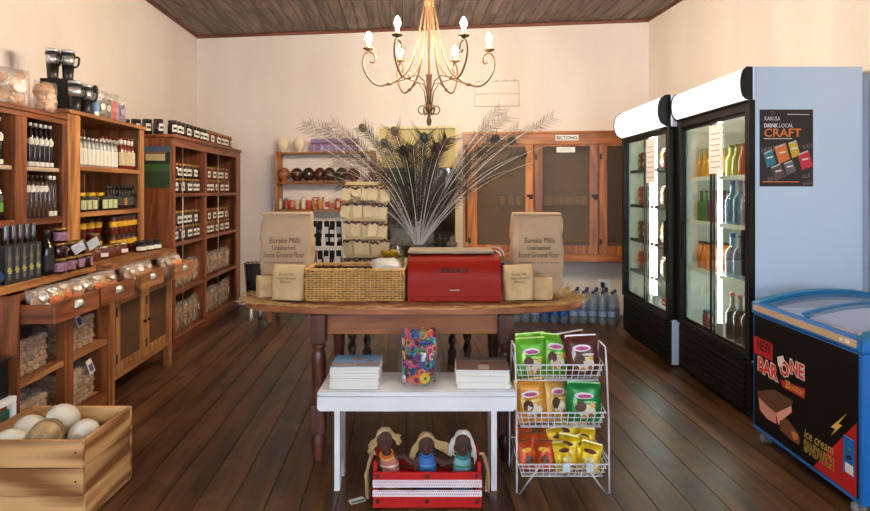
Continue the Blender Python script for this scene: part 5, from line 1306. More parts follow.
# ================================================================== drinks fridges
WALLI = pm('fridge_interior', (222,228,222), .4); PBLUE = pm('pale_enamel', (194,213,234), .4); SHELFM = pm('shelf_white', (232,234,230), .4)
FRB = pm('fridge_black', (13,12,12), .45, spec=.3); GRL = pm('grille_black', (9,9,9), .55, spec=.25)
HEADM = emit('header_light', (255,252,246), HEADER); TUBEM = emit('tube_light', (248,255,244), TUBE)
FGL = clear('fridge_glass', (240,246,242), .10, .02)
def fridge(label, x0, x1, y0, y1, zt, shelves, tubes=(.5,), thin=False, hb=1.915, bul=.035, fdep=.036):
    w, d = y1-y0, x1-x0
    g = thing('drinks_fridge', label, 'fridge', (x0, y0, 0), 0, 'glass door drinks fridges')
    t = .035; zb, zd = .385, min(1.85, hb-.03)
    for a, b_ in ((0,t),(w-t,w)): O('side_wall', MB().box(.03,a,.02,d,b_,zt,.004), PBLUE, g)
    O('back_wall', MB().box(d-.03,t,.36,d,w-t,zt), WALLI, g)
    O('inner_liner', MB().box(.06,t,.37,d-.032,t+.012,1.9).box(.06,w-t-.012,.37,d-.032,w-t,1.9).box(.06,t+.012,1.88,d-.032,w-t-.012,1.9), WALLI, g)
    O('floor_tray', MB().box(.05,t+.012,.365,d-.032,w-t-.012,zb), SHELFM, g)
    O('top_panel', MB().box(.031,t+.001,zt-.02,d-.031,w-t-.001,zt-.002), PBLUE, g)
    O('rear_cover', MB().box(d+.001,.02,.05,d+.05,w-.02,zt-.04), pm('rear_panel', (150,166,192), .5), g)
    f = O('front_frame', MB().box(0,-.001,.37,fdep,.055,hb,.003).box(0,w-.055,.37,.05,w,hb,.003).box(0,.055,zd,.05,w-.055,hb,.003).box(0,.055,.355,.05,w-.055,.40,.003), FRB, g)
    gr = O('lower_panel', MB().box(.012,.004,.03,.06,w-.004,.352,.006), GRL, g)
    for k in range(7): O('vent_slat', MB().box(.0,.06,.06+k*.037,.012,w-.06,.082+k*.037,.003), GRL, gr)
    O('foot', MB().box(.08,.03,0,d-.05,w-.03,.03), BLACKM, g)
    # lit header with a bowed front
    n = 10; pr = []
    for i in range(n+1):
        q = -1+2*i/n; pr.append((-.010-bul*(1-q*q)**.5, (hb+.004+zt)/2+q*(zt-hb-.01)/2))
    hd = O('header_light_box', MB().prism_y(pr+[(.0,zt-.004),(.0,hb+.002)], .016, w-.016, True), HEADM, g)
    for a in (0, w-.014): O('header_end', MB().prism_y([(p[0]-.005, p[1]+(p[1]-(hb+zt)/2)*.05) for p in pr]+[(.02,zt),(.02,hb)], a, a+.014), FRB, hd)
    O('header_rim', MB().box(-.022,.014,hb-.01,.0,w-.014,hb-.0005), FRB, hd)
    # two sliding doors
    for k, (a, b_, xx) in enumerate(((.055, w*.5+.012, .014), (w*.5-.012, w-.055, .032))):
        dd = O('sliding_door', MB().box(xx,a,.40,xx+.012,a+.012,zd,.002).box(xx,b_-.012,.40,xx+.012,b_,zd,.002).box(xx,a+.012,.40,xx+.012,b_-.012,.42,.002).box(xx,a+.012,zd-.02,xx+.012,b_-.012,zd,.002), FRB, g)
        O('glass_pane', MB().box(xx+.004,a+.012,.42,xx+.008,b_-.012,zd-.02), FGL, dd)
        hy = (a+.012) if k == 0 else (b_-.012)
        O('door_handle', MB().box(xx-.022,hy-.012,.86,xx-.001,hy+.02,1.14,.006), FRB, dd)
    for z in shelves:
        O('shelf', MB().box(.075,t+.014,z-.012,d-.04,w-t-.014,z,.002), SHELFM if not thin else DKMET, g)
        O('price_rail', MB().box(.066,t+.014,z-.022,.074,w-t-.014,z+.006), SHELFM if not thin else DKMET, g)
    for q in tubes:
        tb_ = O('tube_light', MB().tube([(.078,w*q,.48),(.078,w*q,1.84)], .014, 10), TUBEM, g)
        O('tube_socket', MB().box(.06,w*q-.016,.39,.094,w*q+.016,.478).box(.06,w*q-.016,1.842,.094,w*q+.016,1.879), WALLI, tb_)
    return g
SH1 = (1.47, 1.15, .80)
F1X, F1Y0, F1Y1 = 1.86, 3.43, 4.46
F2X, F2Y0, F2Y1 = 1.81, 4.50, 5.62
fridge('near drinks fridge with poster on its pale side', F1X, 2.53, F1Y0, F1Y1, 2.11, SH1)
fridge('far drinks fridge beside the wooden meat cabinet', F2X, 2.34, F2Y0, F2Y1, 2.12, (1.56,1.24,.92,.63), (.5,.42), True, 1.875, .065, .12)
def drink(name, r, h, col, cap, labc, z0=.3, z1=.6, glassy=.0, neck=.36, sh=.55):
    m = pm(name+'_c', col, .12, coat=.4) if not glassy else clear(name+'_c', tuple(min(255, int(c*.5+128)) for c in col), .22, .03, .35, col)
    return bottle_kind(name, r, h, m, pm(name+'_cap', cap, .4), lab(labc) if labc else None, z0, z1, neck, sh, 14, cz=.93)
DA = drink('amber_drink_bottle', .032, .215, (206,140,40), (180,170,150), (232,214,170)); DG = drink('green_drink_bottle', .03, .225, (50,110,40), (60,60,50), None); DP = drink('purple_drink_bottle', .03, .225, (90,40,60), (60,40,40), None)
DO = drink('orange_juice_bottle', .033, .20, (206,112,24), (30,26,24), (230,160,60), neck=.5); DY = drink('yellow_drink_bottle', .036, .21, (222,196,40), (60,140,60), (150,190,60), neck=.5); DR = drink('red_drink_bottle', .034, .21, (150,30,26), (160,30,30), (200,60,50), neck=.45)
DB = drink('blue_water_bottle', .044, .29, (96,156,196), (60,110,180), (120,176,214), .35, .58, 1); DC = drink('cola_bottle', .042, .31, (44,18,16), (190,30,30), (190,30,34), .38, .58)
def frow(K_, ys, z, lb, grp, x=F1X+.13):
    for i, y in enumerate(ys):
        K_.make('%s %s' % (ORD[i], lb), (x, y, z), 0, grp); 
        K_.make('%s %s, behind the front one' % (ORD[i], lb), (x+.1, y+.005, z), 0, grp+' rear')
fa, fb_ = F1Y0+.10, F1Y1-.09
yl = [4.33-.075*i for i in range(4)]; yr = [3.89-.08*i for i in range(5)]
frow(DA, yl[:4], 1.471, 'amber bottle from left, top shelf, near fridge left door', 'amber bottles')
frow(DG, yl[:2], 1.151, 'green bottle from left, second shelf, near fridge', 'green bottles'); frow(DP, yl[2:], 1.151, 'purple bottle from left, second shelf, near fridge', 'purple bottles')
frow(DO, yl, .801, 'orange juice bottle from left, third shelf, near fridge', 'orange juice bottles')
jar_kind('preserve_jar', .04, .12, CHUT, DLID, WLAB, .3, .7).make('single jar on the floor of the near fridge', (F1X+.13, 4.22, .386))
frow(DY, yr[:2], 1.471, 'yellow bottle from left, top shelf, near fridge right door', 'yellow bottles'); frow(DR, yr[2:], 1.471, 'red bottle from left, top shelf, near fridge right door', 'red bottles')
frow(DB, [3.88-.1*i for i in range(4)], 1.151, 'blue water bottle from left, second shelf, near fridge', 'blue water second shelf')
frow(DB, [3.88-.1*i for i in range(4)], .801, 'blue water bottle from left, third shelf, near fridge', 'blue water third shelf')
frow(DC, [3.88-.1*i for i in range(4)], .386, 'cola bottle from left, bottom of near fridge', 'cola bottles')
# far fridge snacks
KS = [snack_kind('dark_snack_pack', .12, .17, .05, (70,44,40), (200,180,160), 11, True), snack_kind('red_snack_pack', .12, .17, .05, (160,50,40), (230,190,150), 12, True)]
for s_, z in enumerate((1.561,1.241,.921,.631)):
    for i, y in enumerate((5.47,5.33,5.19,4.92,4.79,4.66)):
        KS[(s_+i) % 2].make('%s snack pack from left, %s shelf of far fridge' % (ORD[i], ('top','second','third','fourth')[s_]), (F2X+.14, y, z), rot=(0,0,-PI/2), group='snack packs in the far fridge')
# price lists taped to the doors
INKG = lab((150,140,140))
def price_list(x, y0, y1, z0, z1, lb):
    t = thing('price_list', lb, 'paper', (x, y1, z0), -PI/2, 'price lists on fridge doors'); w_ = y1-y0; h_ = z1-z0
    O('sheet', MB().box(0,-.001,0,w_,0,h_), lab((236,226,224)), t)
    for k in range(7): O('text_line', MB().box(w_*.12,-.0016,h_*(.12+.115*k),w_*.85,-.0011,h_*(.12+.115*k)+.006), INKG, t)
price_list(F1X+.012, 3.78, 3.96, 1.49, 1.815, 'white price list taped on near fridge door'); price_list(F2X+.012, 4.80, 5.0, 1.44, 1.81, 'white price list taped on far fridge door')
Kind('red_sticker', 'sticker', [('sheet', MB().box(-.0008,-.03,0,0,.03,.05), lab((200,40,40))), ('white_patch', MB().box(-.0013,-.02,.012,-.0008,.02,.03), WLAB)]).make('small red sticker low on the far fridge door', (F2X+.0135, 4.62, .46))
# poster on the fridge side
PY = F1Y0-.001
g = thing('black_poster', 'black poster with bright drink cans on the fridge side', 'poster', (0, PY, 0))
def pp(x, y): v = P(x, y, PY); return (v.x, v.z)
def quad(pts, lift): return MB().add([(pp(*p)[0], -lift, pp(*p)[1]) for p in pts], [tuple(range(len(pts)))])
(x0_, z1_), (x1_, z0_) = pp(759.5,109.5), pp(813,186.5)
O('sheet', MB().box(x0_,-.0012,z0_,x1_,-.0002,z1_), lab((24,20,20), .35), g)
def ptext(s, x0, x1, y0, y1, c, lift=.002, ang=0, **k):
    a, b_ = pp(x0, y0), pp(x1, y1)
    t = text_fit(s, b_[0]-a[0], a[1]-b_[1], **k)
    t.xf(Matrix.Translation(((a[0]+b_[0])/2, -lift, (a[1]+b_[1])/2)) @ Matrix.Rotation(ang,4,'Y') @ Matrix.Rotation(R(90),4,'X')); O('lettering', t, c, g)
PW, POR, PGR = lab((226,222,220),.4), lab((222,120,50),.4), lab((120,108,104),.4)
ptext('KARUSA', 764.5, 780, 116.5, 120.5, PW); ptext('DRINK', 764, 778, 123.5, 127.5, PW, bold=.03); ptext('LOCAL', 779, 793, 123.5, 127.5, PW); ptext('CRAFT', 764, 801, 128.5, 137, POR, bold=.015)
O('emblem', MB().tube([(pp(772,113)[0]+.012*math.cos(q), -.003, pp(772,113)[1]+.008*math.sin(q)) for q in [i*PI/6 for i in range(12)]], .0012, 4, closed=True), PGR, g)
O('rule_line', quad([(787,114),(809,114.3),(809,115),(787,114.7)], .002), PW, g); O('rule_line', quad([(764,138.3),(792,138.3),(792,139),(764,139)], .002), PW, g)
O('footer_line', quad([(762.5,181.3),(799,181.6),(799,182.4),(762.5,182.1)], .002), POR, g)
for (s, x, y, w_, h_, an) in (('HEMANUS', 774,148,26,5,-.25),('KEY', 808,146,10,4,-.25),('ALE', 806,176,9,4,-.3),('ING', 807,183,9,4,-.3),('BREW', 775,178,15,4,-.2)): ptext(s, x-w_/2, x+w_/2, y-h_/2, y+h_/2, PGR, .0018, an)
for (q, c, nm) in (([(763,153),(772,149),(776,163),(767,168)], (40,120,130), 'teal'),([(774,147),(785,143),(790,159),(779,164)], (214,116,44), 'orange'),([(788,143),(796,140),(800,155),(792,158)], (206,176,40), 'yellow'),
                   ([(797,154),(808,150),(813,166),(802,170)], (196,36,60), 'red'),([(770,167),(780,163),(786,176),(776,181)], (84,66,60), 'dark'),([(783,163),(792,160),(796,171),(787,175)], (96,92,96), 'grey')):
    O('can_print', quad(q, .0022), lab(c, .35), g)
    cx_, cy_ = sum(p[0] for p in q)/4, sum(p[1] for p in q)/4
    O('can_lettering', quad([(cx_-3,cy_-1),(cx_+3,cy_-2.2),(cx_+3.3,cy_-.8),(cx_-2.7,cy_+.6)], .0028), PW, g)
    O('can_top_print', quad([(q[0][0]+1,q[0][1]),(q[1][0]-.5,q[1][1]+.4),(q[1][0]-.2,q[1][1]+1.8),(q[0][0]+1.3,q[0][1]+1.4)], .0026), lab((190,186,184),.3), g)

# ================================================================== ice cream freezer
FBL = pm('freezer_blue', (22,104,184), .35); TEAL = pm('freezer_rim_teal', (18,110,160), .3); TAN = pm('tan_strip', (190,166,138), .5); LAV = pm('freezer_inside', (228,232,250), .4); ADBK = pm('advert_black', (14,9,9), .55, spec=.2)
FX0, FX1, FY0, FY1 = 1.75, 2.58, 2.38, 3.20
def ft(x): q = (x-FX0)/(FX1-FX0); return .757+.075*math.sin(PI*min(1,max(0,q)))**.8
g = thing('ice_cream_freezer', 'blue chest ice cream freezer with curved glass top', 'freezer', (FX0, FY0, 0)); fw, fd = FX1-FX0, FY1-FY0
O('body', MB().box(.004,0,.075,.05,fd,.70,.006).box(fw-.05,0,.075,fw,fd,.70,.006).box(.05,0,.075,fw-.05,.05,.70,.006).box(.05,fd-.05,.075,fw-.05,fd,.70,.006).box(.05,.05,.075,fw-.05,fd-.05,.16), FBL, g)
O('inner_liner', MB().box(.051,.051,.161,.062,fd-.051,.74).box(fw-.062,.051,.161,fw-.051,fd-.051,.74).box(.062,.051,.161,fw-.062,.062,.74).box(.062,fd-.062,.161,fw-.062,fd-.051,.74).box(.062,.062,.161,fw-.062,fd-.062,.17), LAV, g)
rim = O('rim', MB().box(-.004,-.004,.702,.05,fd+.004,.765,.012), FBL, g); O('rim', MB().box(fw-.05,-.004,.702,fw+.004,fd+.004,.765,.012), FBL, g)
O('tan_strip', MB().box(-.0065,.02,.724,-.0042,fd-.02,.756), TAN, rim)
O('strip_print', MB().box(-.0075,.06,.732,-.0066,.085,.748).box(-.0075,.10,.732,-.0066,.12,.746), PW, rim)
def arch(y0, y1, th, name):
    b = MB(); N = 16; vs = []
    for i in range(N+1):
        x = fw*i/N; z = ft(FX0+x)
        for (yy, zz) in ((y0, z-th), (y1, z-th), (y1, z+.006), (y0, z+.006)): vs.append((x, yy, zz))
    fs = []
    for i in range(N):
        for k in range(4): fs.append((i*4+k, i*4+(k+1) % 4, (i+1)*4+(k+1) % 4, (i+1)*4+k))
    fs += [(0,1,2,3), (N*4,N*4+3,N*4+2,N*4+1)]
    return O(name, b.add(vs, fs), TEAL, g)
arch(-.003, .045, .05, 'end_arch'); arch(fd-.045, fd+.003, .05, 'end_arch')
for (y0, y1, dz, nm) in ((.046, .47, .0, 0), (.43, fd-.046, -.012, 1)):
    b = MB(); N = 16
    b.grid(lambda a, c_: (.052+(fw-.104)*a, y0+.02+(y1-y0-.04)*c_, ft(FX0+.052+(fw-.104)*a)-.004+dz), N, 1)
    gl_ = O('glass_lid', b.mesh('l', False), clear('freezer_glass_%d' % nm, (246,248,252), .12, .03, .06, (235,236,252)), g)
    e_ = MB()
    for yy in (y0, y1-.02):
        vs = []
        for i in range(N+1):
            x = .052+(fw-.104)*i/N; z = ft(FX0+x)-.004+dz
            for (a_, c_) in ((yy, z-.006), (yy+.02, z-.006), (yy+.02, z+.006), (yy, z+.006)): vs.append((x, a_, c_))
        fs = [(i*4+k, i*4+(k+1) % 4, (i+1)*4+(k+1) % 4, (i+1)*4+k) for i in range(N) for k in range(4)]+[(0,1,2,3),(N*4,N*4+3,N*4+2,N*4+1)]
        e_.add(vs, fs)
    O('lid_frame', e_, TEAL, gl_)
for x in (.05, fw-.08):
    for y in (.08, fd-.05):
        cs = O('caster_wheel', MB().lathe([(.02,-.012),(.032,-.01),(.032,.01),(.02,.012)], 14).xf(Matrix.Translation((x,y,.033)) @ Matrix.Rotation(R(90),4,'X')), pm('grey_rubber', (110,110,112), .6), g); O('caster_fork', MB().box(x-.012,y-.018,.034,x+.012,y-.013,.075).box(x-.012,y+.013,.034,x+.012,y+.018,.075), STEEL, cs)
# tubs in the freezer
rng = random.Random(12)
for i in range(4):
    for j in range(3):
        tag(O('ice_cream_box', MB().box(-.07,-.085,0,.07,.085,.46+.03*((i+j) % 2),.006), lab([(236,236,246),(216,206,226),(206,214,240),(190,180,196)][(i*3+j) % 4], .4), None, (FX0+.145+.18*i, FY0+.16+.24*j, .171), (0,0,.06*(-1)**j)), 'ice cream box in freezer, %s from front face, %s row' % (ORD[i], ('near','middle','far')[j]), 'box', 'ice cream boxes')
# printed front
def fp(x, y):
    Y = FPX*FX0/(x-CX); return Y, CH-(y-HY)/FPX*Y
def fq(pts, lift): return MB().add([(-lift, fp(*p)[0]-FY0, fp(*p)[1]) for p in pts], [tuple(range(len(pts)))])
ad = O('advert_panel', MB().box(-.0012,.022,.10,.0035,fd-.022,.698), ADBK, g)
REDP, GLD, PINK = lab((178,30,36),.35), lab((214,180,90),.35), lab((206,136,124),.5)
rt = [(856,404),(855.5,497),(803,462)]
rtY = [(fp(*p)[0], fp(*p)[1]) for p in rt]
O('red_corner_print', MB().add([(-.002, .024, .415), (-.002, .024, .102), (-.002, .30, .102)], [(0,1,2)]), REDP, ad)
O('bolt_print', fq([(848,413),(839,424),(843,425.5),(831,436),(836,429),(831.5,427)], .003), GLD, ad)
O('new_patch_print', MB().box(-.0022,fp(752,345)[0]-FY0-.02,fp(760,355)[1],-.0015,fp(773,345)[0]-FY0,fp(760,338)[1]), REDP, ad)
def ftext(s, x0, x1, y0, y1, c, lift, ang=0, **k):
    (Ya, Za), (Yb, Zb) = fp(x0, (y0+y1)/2), fp(x1, (y0+y1)/2)
    ym = (Ya+Yb)/2; h_ = (y1-y0)/FPX*ym
    zc = CH-((y0+y1)/2-HY)/FPX*ym
    t = text_fit(s, Ya-Yb, h_, **k).xf(Matrix.Translation((-lift, ym-FY0, zc)) @ Matrix.Rotation(ang,4,'X') @ frame_m((0,0,0),(0,-1,0),(0,0,1))); return O('lettering', t, c, ad)
ftext('NEW', 757.5, 771.5, 341, 352, lab((30,14,12)), .003, bold=.02)
for s, x0, x1, y0, y1 in (('BAR', 759, 778.5, 361.5, 376), ('O', 780.5, 789.5, 361, 376.5), ('NE', 791, 804.5, 362.5, 376.5)):
    ftext(s, x0-.8, x1+.8, y0-1, y1+1, lab((236,226,220),.4), .0028, bold=.09); ftext(s, x0, x1, y0, y1, lab((206,40,40),.4), .0036, bold=.03)
O('swirl_print', fq([(778,357),(784,355.5),(785,360),(782,367),(779,366)], .0042), lab((236,226,220),.4), ad)
O('banner_print', fq([(781,379.5),(806,389),(805,399),(783,387)], .0028), REDP, ad)
ftext('25', 786, 791, 380.5, 388.5, GLD, .0036, .0, bold=.03); ftext('HOUR DAY', 792.5, 804.5, 388.0, 393.0, GLD, .0036, .0, bold=.02)
O('chocolate_top_print', fq([(757.5,391),(775,389.5),(793.5,401),(792,406),(776.5,413),(769,407),(759,397)], .0028), lab((96,62,50),.4), ad)
O('ice_cream_side_print', fq([(759,397),(769,407),(776.5,413),(777,424),(768,419),(760.5,410)], .0030), PINK, ad)
O('ice_cream_front_print', fq([(776.5,413),(792,406),(792.5,412),(784,419),(779,425)], .0032), lab((226,164,146),.5), ad)
O('chocolate_piece_print', fq([(780,421),(787,418),(795,428),(801,438),(800,445),(793,441),(781,430)], .0034), lab((112,66,50),.4), ad)
O('caramel_print', fq([(792,431),(798,433),(799,440),(794,439)], .0042), lab((206,130,60),.4), ad)
ftext('ice cream', 805, 834, 437, 446, GLD, .0032, -.02, shear=.2); ftext('SANDWICH', 804.5, 834.5, 448, 461, GLD, .0030, 0, bold=.05); ftext('SANDWICH', 805, 834, 449, 460, lab((40,20,16),.4), .0038, 0, bold=.0)
ct = O('control_panel', MB().box(-.006,.035,.18,-.0013,.10,.335,.002), FBL, g); O('paper_sticker', MB().box(-.0072,.04,.185,-.0062,.085,.225), PW, ct); O('green_lamp', MB().box(-.008,.055,.285,-.0062,.07,.295), lab((40,170,90)), ct); O('knob', MB().lathe([(.011,0),(.009,.008)], 12).xf(Matrix.Translation((-.006,.062,.255)) @ Matrix.Rotation(R(-90),4,'Y')), BLACK, ct)
# ================================================================== end wall: egg shelf
sd_ = .20
s0, zt1 = BW(274.5, 152, sd_); s1, _ = BW(372, 152, sd_); _, zt2 = BW(300, 182, sd_); _, zt3 = BW(300, 209.5, sd_)
g = thing('wall_shelf', 'wooden wall shelf of painted eggs on the end wall', 'shelf', BP(s0, 0), BA); w_ = s1-s0
O('side_panel', MB().box(0,-sd_,zt3-.03,.02,-.002,zt1+.012,.003), SHB['z'], g); O('side_panel', MB().box(w_-.02,-sd_,zt3-.03,w_,-.002,zt1+.012,.003), SHB['z'], g)
for z in (zt1, zt2, zt3): O('shelf', MB().box(.021,-sd_,z-.02,w_-.021,-.002,z,.003), SHB['x'], g)
O('bracket', MB().box(.021,-sd_+.02,zt1-.075,.06,-sd_+.034,zt1-.021,.003), SHB['z'], g)
def wall_at(x, d): return BW(x, 190, d)[0]
EM = [pm('painted_egg_%d' % i, c, .25, n=.6, ns=22, coat=.4) for i, c in enumerate(((150,96,60),(70,44,34),(56,40,36),(84,44,32),(52,34,28),(44,40,36),(120,76,48)))]
EL = ['tan', 'dark brown', 'black and white', 'reddish brown', 'dark glossy', 'grey black', 'light brown']
egm = MB().ball((0,0,.088), (.071,.071,.082), 18, 12).mesh('egg'); rgm = MB().lathe([(.03,0),(.036,.008),(.034,.016),(.024,.018)], 14).mesh('ring')
for i, x in enumerate((284,297,308.5,320,329.5,341.5,354)):
    dd = .122 if i % 2 == 0 else .076
    t = thing('painted_egg', '%s %s painted ostrich egg from left on wall shelf' % (ORD[i], EL[i]), 'egg', BP(wall_at(x, dd), dd, zt2+.001), BA+i, 'painted ostrich eggs')
    O('egg', egm, EM[i], t); O('wooden_ring', rgm, SHB['x'], t)
    for k in range(1 if i % 3 else 0): O('painted_band', MB().lathe([(.0715*math.sqrt(max(.05,1-((z-.088)/.082)**2))+.001, z) for z in (.108,.111,.114)], 18, cap=False), lab((176,150,120) if (i+k) % 2 else (40,28,24)), t)
for x, lb in ((283,'left'),(299.5,'right')):
    t = thing('white_egg', 'cream ostrich egg on top of wall shelf, %s one' % lb, 'egg', BP(wall_at(x,.09), .09, zt1+.001), 0, 'cream eggs on the wall shelf')
    O('egg', MB().ball((0,0,.095), (.068,.068,.085), 18, 12).mesh('e'), pm('cream_egg', (236,214,186), .6), t); O('ring_foot', rgm, EGG, t)
pb = thing('purple_box', 'purple woven gift box on top of wall shelf', 'box', BP(wall_at(311,.15), .15, zt1+.001), BA); pw_ = wall_at(356,.15)-wall_at(311,.15)
LILAC = pm('lilac_weave', (150,128,172), .8, n=.2, ns=60)
O('tray', MB().box(0,-.0,0,pw_,.012,.15).box(0,.12,0,pw_,.132,.15).box(0,.012,0,.012,.12,.15).box(pw_-.012,.012,0,pw_,.12,.15).box(.012,.012,0,pw_-.012,.12,.01), LILAC, pb)
O('ribbon', MB().box(-.002,-.004,.085,pw_+.002,-.0005,.105), lab((110,70,110)), pb)
for k in range(6): O('weave_strip', MB().box(pw_*(k+.3)/6,-.0035,.002,pw_*(k+.55)/6,-.0006,.083), lab((176,158,196)), pb)
sc_ = [(214,196,170),(110,110,96),(206,80,60),(226,206,190),(226,214,196),(206,60,56),(214,170,60),(190,150,120),(230,216,200),(200,180,150),(170,70,60),(206,120,60),(214,60,50),(180,60,60)]
for i in range(14):
    x = 280.5+i*5.7; hgt = .12+.06*((i*7) % 3)/2; r_ = .022+.006*((i*5) % 3)/2
    if i % 3 != 2:
        K_ = bottle_kind('lotion_bottle', r_, hgt, pm('lotion_%d' % i, sc_[i], .4), WCAP, lab(sc_[(i+4) % 14]), .15, .6, .5, .66, 10, cz=.85)
    else: K_ = jar_kind('cream_pot', r_*1.3, hgt*.7, pm('pot_%d' % i, sc_[i], .4), WCAP, lab(sc_[(i+5) % 14]), .2, .7, 10)
    K_.make('%s small toiletry container from left on bottom of wall shelf' % ORD[i], BP(wall_at(x,.10), .10, zt3+.001), 0, 'toiletries on the wall shelf')
sg = tag(O('red_sign', MB().box(-.07,-.004,0,.07,0,.045,.002), lab((206,50,46)), None, BP(wall_at(318.5,.03), .03, zt3+.095), (0,0,BA)), 'small red sign strip behind toiletries on wall shelf', 'sign')
O('sign_stand', MB().box(-.05,0,-.094,-.044,.006,.02).box(.044,0,-.094,.05,.006,.02), CHROME, sg); O('lettering', MB().box(-.055,-.0046,.018,.055,-.004,.03), PW, sg)
# low stand in the corner with black wire basket
g = thing('low_bench', 'low wooden bench in the corner behind the table', 'bench', BP(.98, .72, 0), BA)
O('top', MB().box(0,-.15,.20,.72,.15,.235,.004), pm('mauve_board', (120,104,130), .6), g)
for x in (.10,.30):
    for y in (-.11,.11): O('leg', MB().lathe([(.022,0),(.024,.02),(.02,.198)], 12, (x,y,0)) if x < .2 else MB().box(x-.02,y-.02,0,x+.02,y+.02,.198,.003), STEEL if x < .2 else SHB['z'], g)
g = thing('black_wire_basket', 'black wire basket on the low bench in the corner', 'basket', BP(1.07, .72, .236), BA)
b = MB()
for k in range(14):
    a = 2*PI*k/14; b.tube([(.075*math.cos(a),.075*math.sin(a),0),(.105*math.cos(a),.105*math.sin(a),.36)], .004, 5)
for z, r_ in ((.0,.075),(.18,.09),(.36,.105)): b.tube([(r_*math.cos(a),r_*math.sin(a),z+.004) for a in [i*PI/10 for i in range(20)]], .005, 6, closed=True)
O('wire_cage', b, BLACK, g); O('liner', MB().lathe([(.07,.004),(.1,.35),(.098,.35),(.068,.01),(.001,.01)], 20), pm('black_liner', (30,28,30), .8), g)
tag(O('folded_fabric', MB().box(-.11,-.09,0,.11,.09,.12,.03).jit(.012,12,3), pm('red_navy_fabric', (60,36,60), .9, n=.8, ns=14), None, BP(1.34,.72,.237), (0,0,.3)), 'dark red and navy folded fabric on the low bench', 'fabric')
# white wire grid on the wall
gs0, gz1 = BW(475, 82); gs1, gz0 = BW(519, 106)
g = thing('wall_wire_grid', 'white wire grid hung high on the end wall', 'wire grid', BP(gs0, 0, gz0), BA); w_, h_ = gs1-gs0, gz1-gz0
b = MB()
for k in range(3): b.tube([(0,-.02,h_*k/2),(w_,-.02,h_*k/2)], .004, 6)
b.tube([(0,-.02,0),(0,-.02,h_)], .004, 6).tube([(w_,-.02,0),(w_,-.02,h_)], .004, 6)
O('grid', b, pm('wall_white_wire', (226,214,200), .5), g)
for k in range(5): O('hook', MB().tube([(w_*(k+.5)/5,-.0,h_),(w_*(k+.5)/5,-.05,h_),(w_*(k+.5)/5,-.055,h_+.015)], .004, 5), pm('hook_grey', (190,176,164), .5), g)
# ================================================================== biltong cabinet
cd = .30
s0, cz1 = BW(463, 133.5, cd); s1, _ = BW(650, 133, cd); _, cz0 = BW(580, 262, cd); s1 = min(s1, WID-.03)
g = thing('meat_cabinet', 'orange brown wooden cabinet with mesh doors on end wall', 'cabinet', BP(s0, 0, cz0), BA); w_, h_ = s1-s0, cz1-cz0
def cs(x): return BW(x, 190, cd)[0]-s0
O('carcass', MB().box(0,-cd+.025,0,.022,-.002,h_).box(w_-.022,-cd+.025,0,w_,-.002,h_).box(.022,-cd+.025,0,w_-.022,-.002,.022).box(.022,-cd+.025,h_-.022,w_-.022,-.002,h_), CABW['z'], g)
O('back_panel', MB().box(.022,-.014,.022,w_-.022,-.002,h_-.022), pm('pale_back_board', (196,176,152), .8, n=.1, ns=8), g)
O('cornice', MB().box(-.012,-cd-.006,h_-.012,w_,-.002,h_+.012,.004), CABW['x'], g)
O('top_rail', MB().box(0,-cd+.003,h_-.13,w_,-cd+.024,h_-.0125,.003), CABW['x'], g); O('bottom_rail', MB().box(0,-cd+.003,0,w_,-cd+.024,.085,.003), CABW['x'], g)
MESHM = clear('insect_mesh', (214,206,198), .02, .4, .10, (170,144,122), fres=False)
zb, zt = .086, h_-.131
drs = [(cs(468), cs(533.5)), (cs(534.5), cs(598)), (cs(599), min(cs(664), w_-.005))]
for i, (a, b_) in enumerate(drs):
    sw = .085 if i else .10
    d = O('mesh_door', MB().box(a,-cd,zb,a+sw,-cd+.022,zt,.003).box(b_-.085,-cd,zb,b_,-cd+.022,zt,.003).box(a+sw,-cd,zb,b_-.085,-cd+.022,zb+.085,.003).box(a+sw,-cd,zt-.02,b_-.085,-cd+.022,zt,.003), CABW['z'], g)
    O('mesh_panel', MB().box(a+sw,-cd+.01,zb+.085,b_-.085,-cd+.012,zt-.02), MESHM, d)
    O('latch', MB().box((b_-.07),-cd-.012,h_*.5,b_-.005,-cd-.0005,h_*.5+.026,.003).ball((b_-.03,-cd-.016,h_*.5-.01), .016, 8, 6), DKMET, d)
    O('door_hinge', MB().box(a+.005,-cd-.003,zb+.1,a+.03,-cd,zb+.16).box(a+.005,-cd-.003,zt-.16,a+.03,-cd,zt-.1), DKMET, d)
O('inner_shelf', MB().box(.023,-cd+.06,zb+.06,w_-.023,-.015,zb+.10), pm('shelf_paper', (206,196,182), .8), g)
O('hanging_rail', MB().tube([(.023,-cd+.07,h_*.53),(w_-.023,-cd+.07,h_*.53)], .005, 6), STEEL, g)
BILT = pm('biltong_bag', (232,208,160), .8, var=.1); rng = random.Random(2)
bgm = MB().box(-.028,-.008,-.13,.028,.008,-.03,.006).jit(.003,30,1).mesh('bag')
hk = MB().tube([(0,0,.009),(0,.009,.004),(0,.0,-.035)], .002, 4).mesh('hook')
def blt(x, lb): 
    t = thing('biltong_packet', lb, 'packet', BP(s0+cs(x), cd-.07, cz0+h_*.53+.0), BA+rng.uniform(-.4,.4), 'packets hanging in the meat cabinet'); O('bag', bgm, BILT, t); O('hook', hk, STEEL, t)
for i, x in enumerate((502,511,519)): blt(x, '%s hanging packet from left behind first mesh door' % ORD[i])
for i, x in enumerate((546,551,556.5,562,567.5,573,579,585)): blt(x, '%s hanging packet from left behind second mesh door' % ORD[i])
sa, za = BW(555.5, 140.5, cd+.002); sb, zb2 = BW(578.5, 134.8, cd+.002)
t = thing('name_sign', 'small white sign with black lettering on cabinet top rail', 'sign', BP(sa, cd-.0025, za), BA); sw_, sh_ = sb-sa, zb2-za
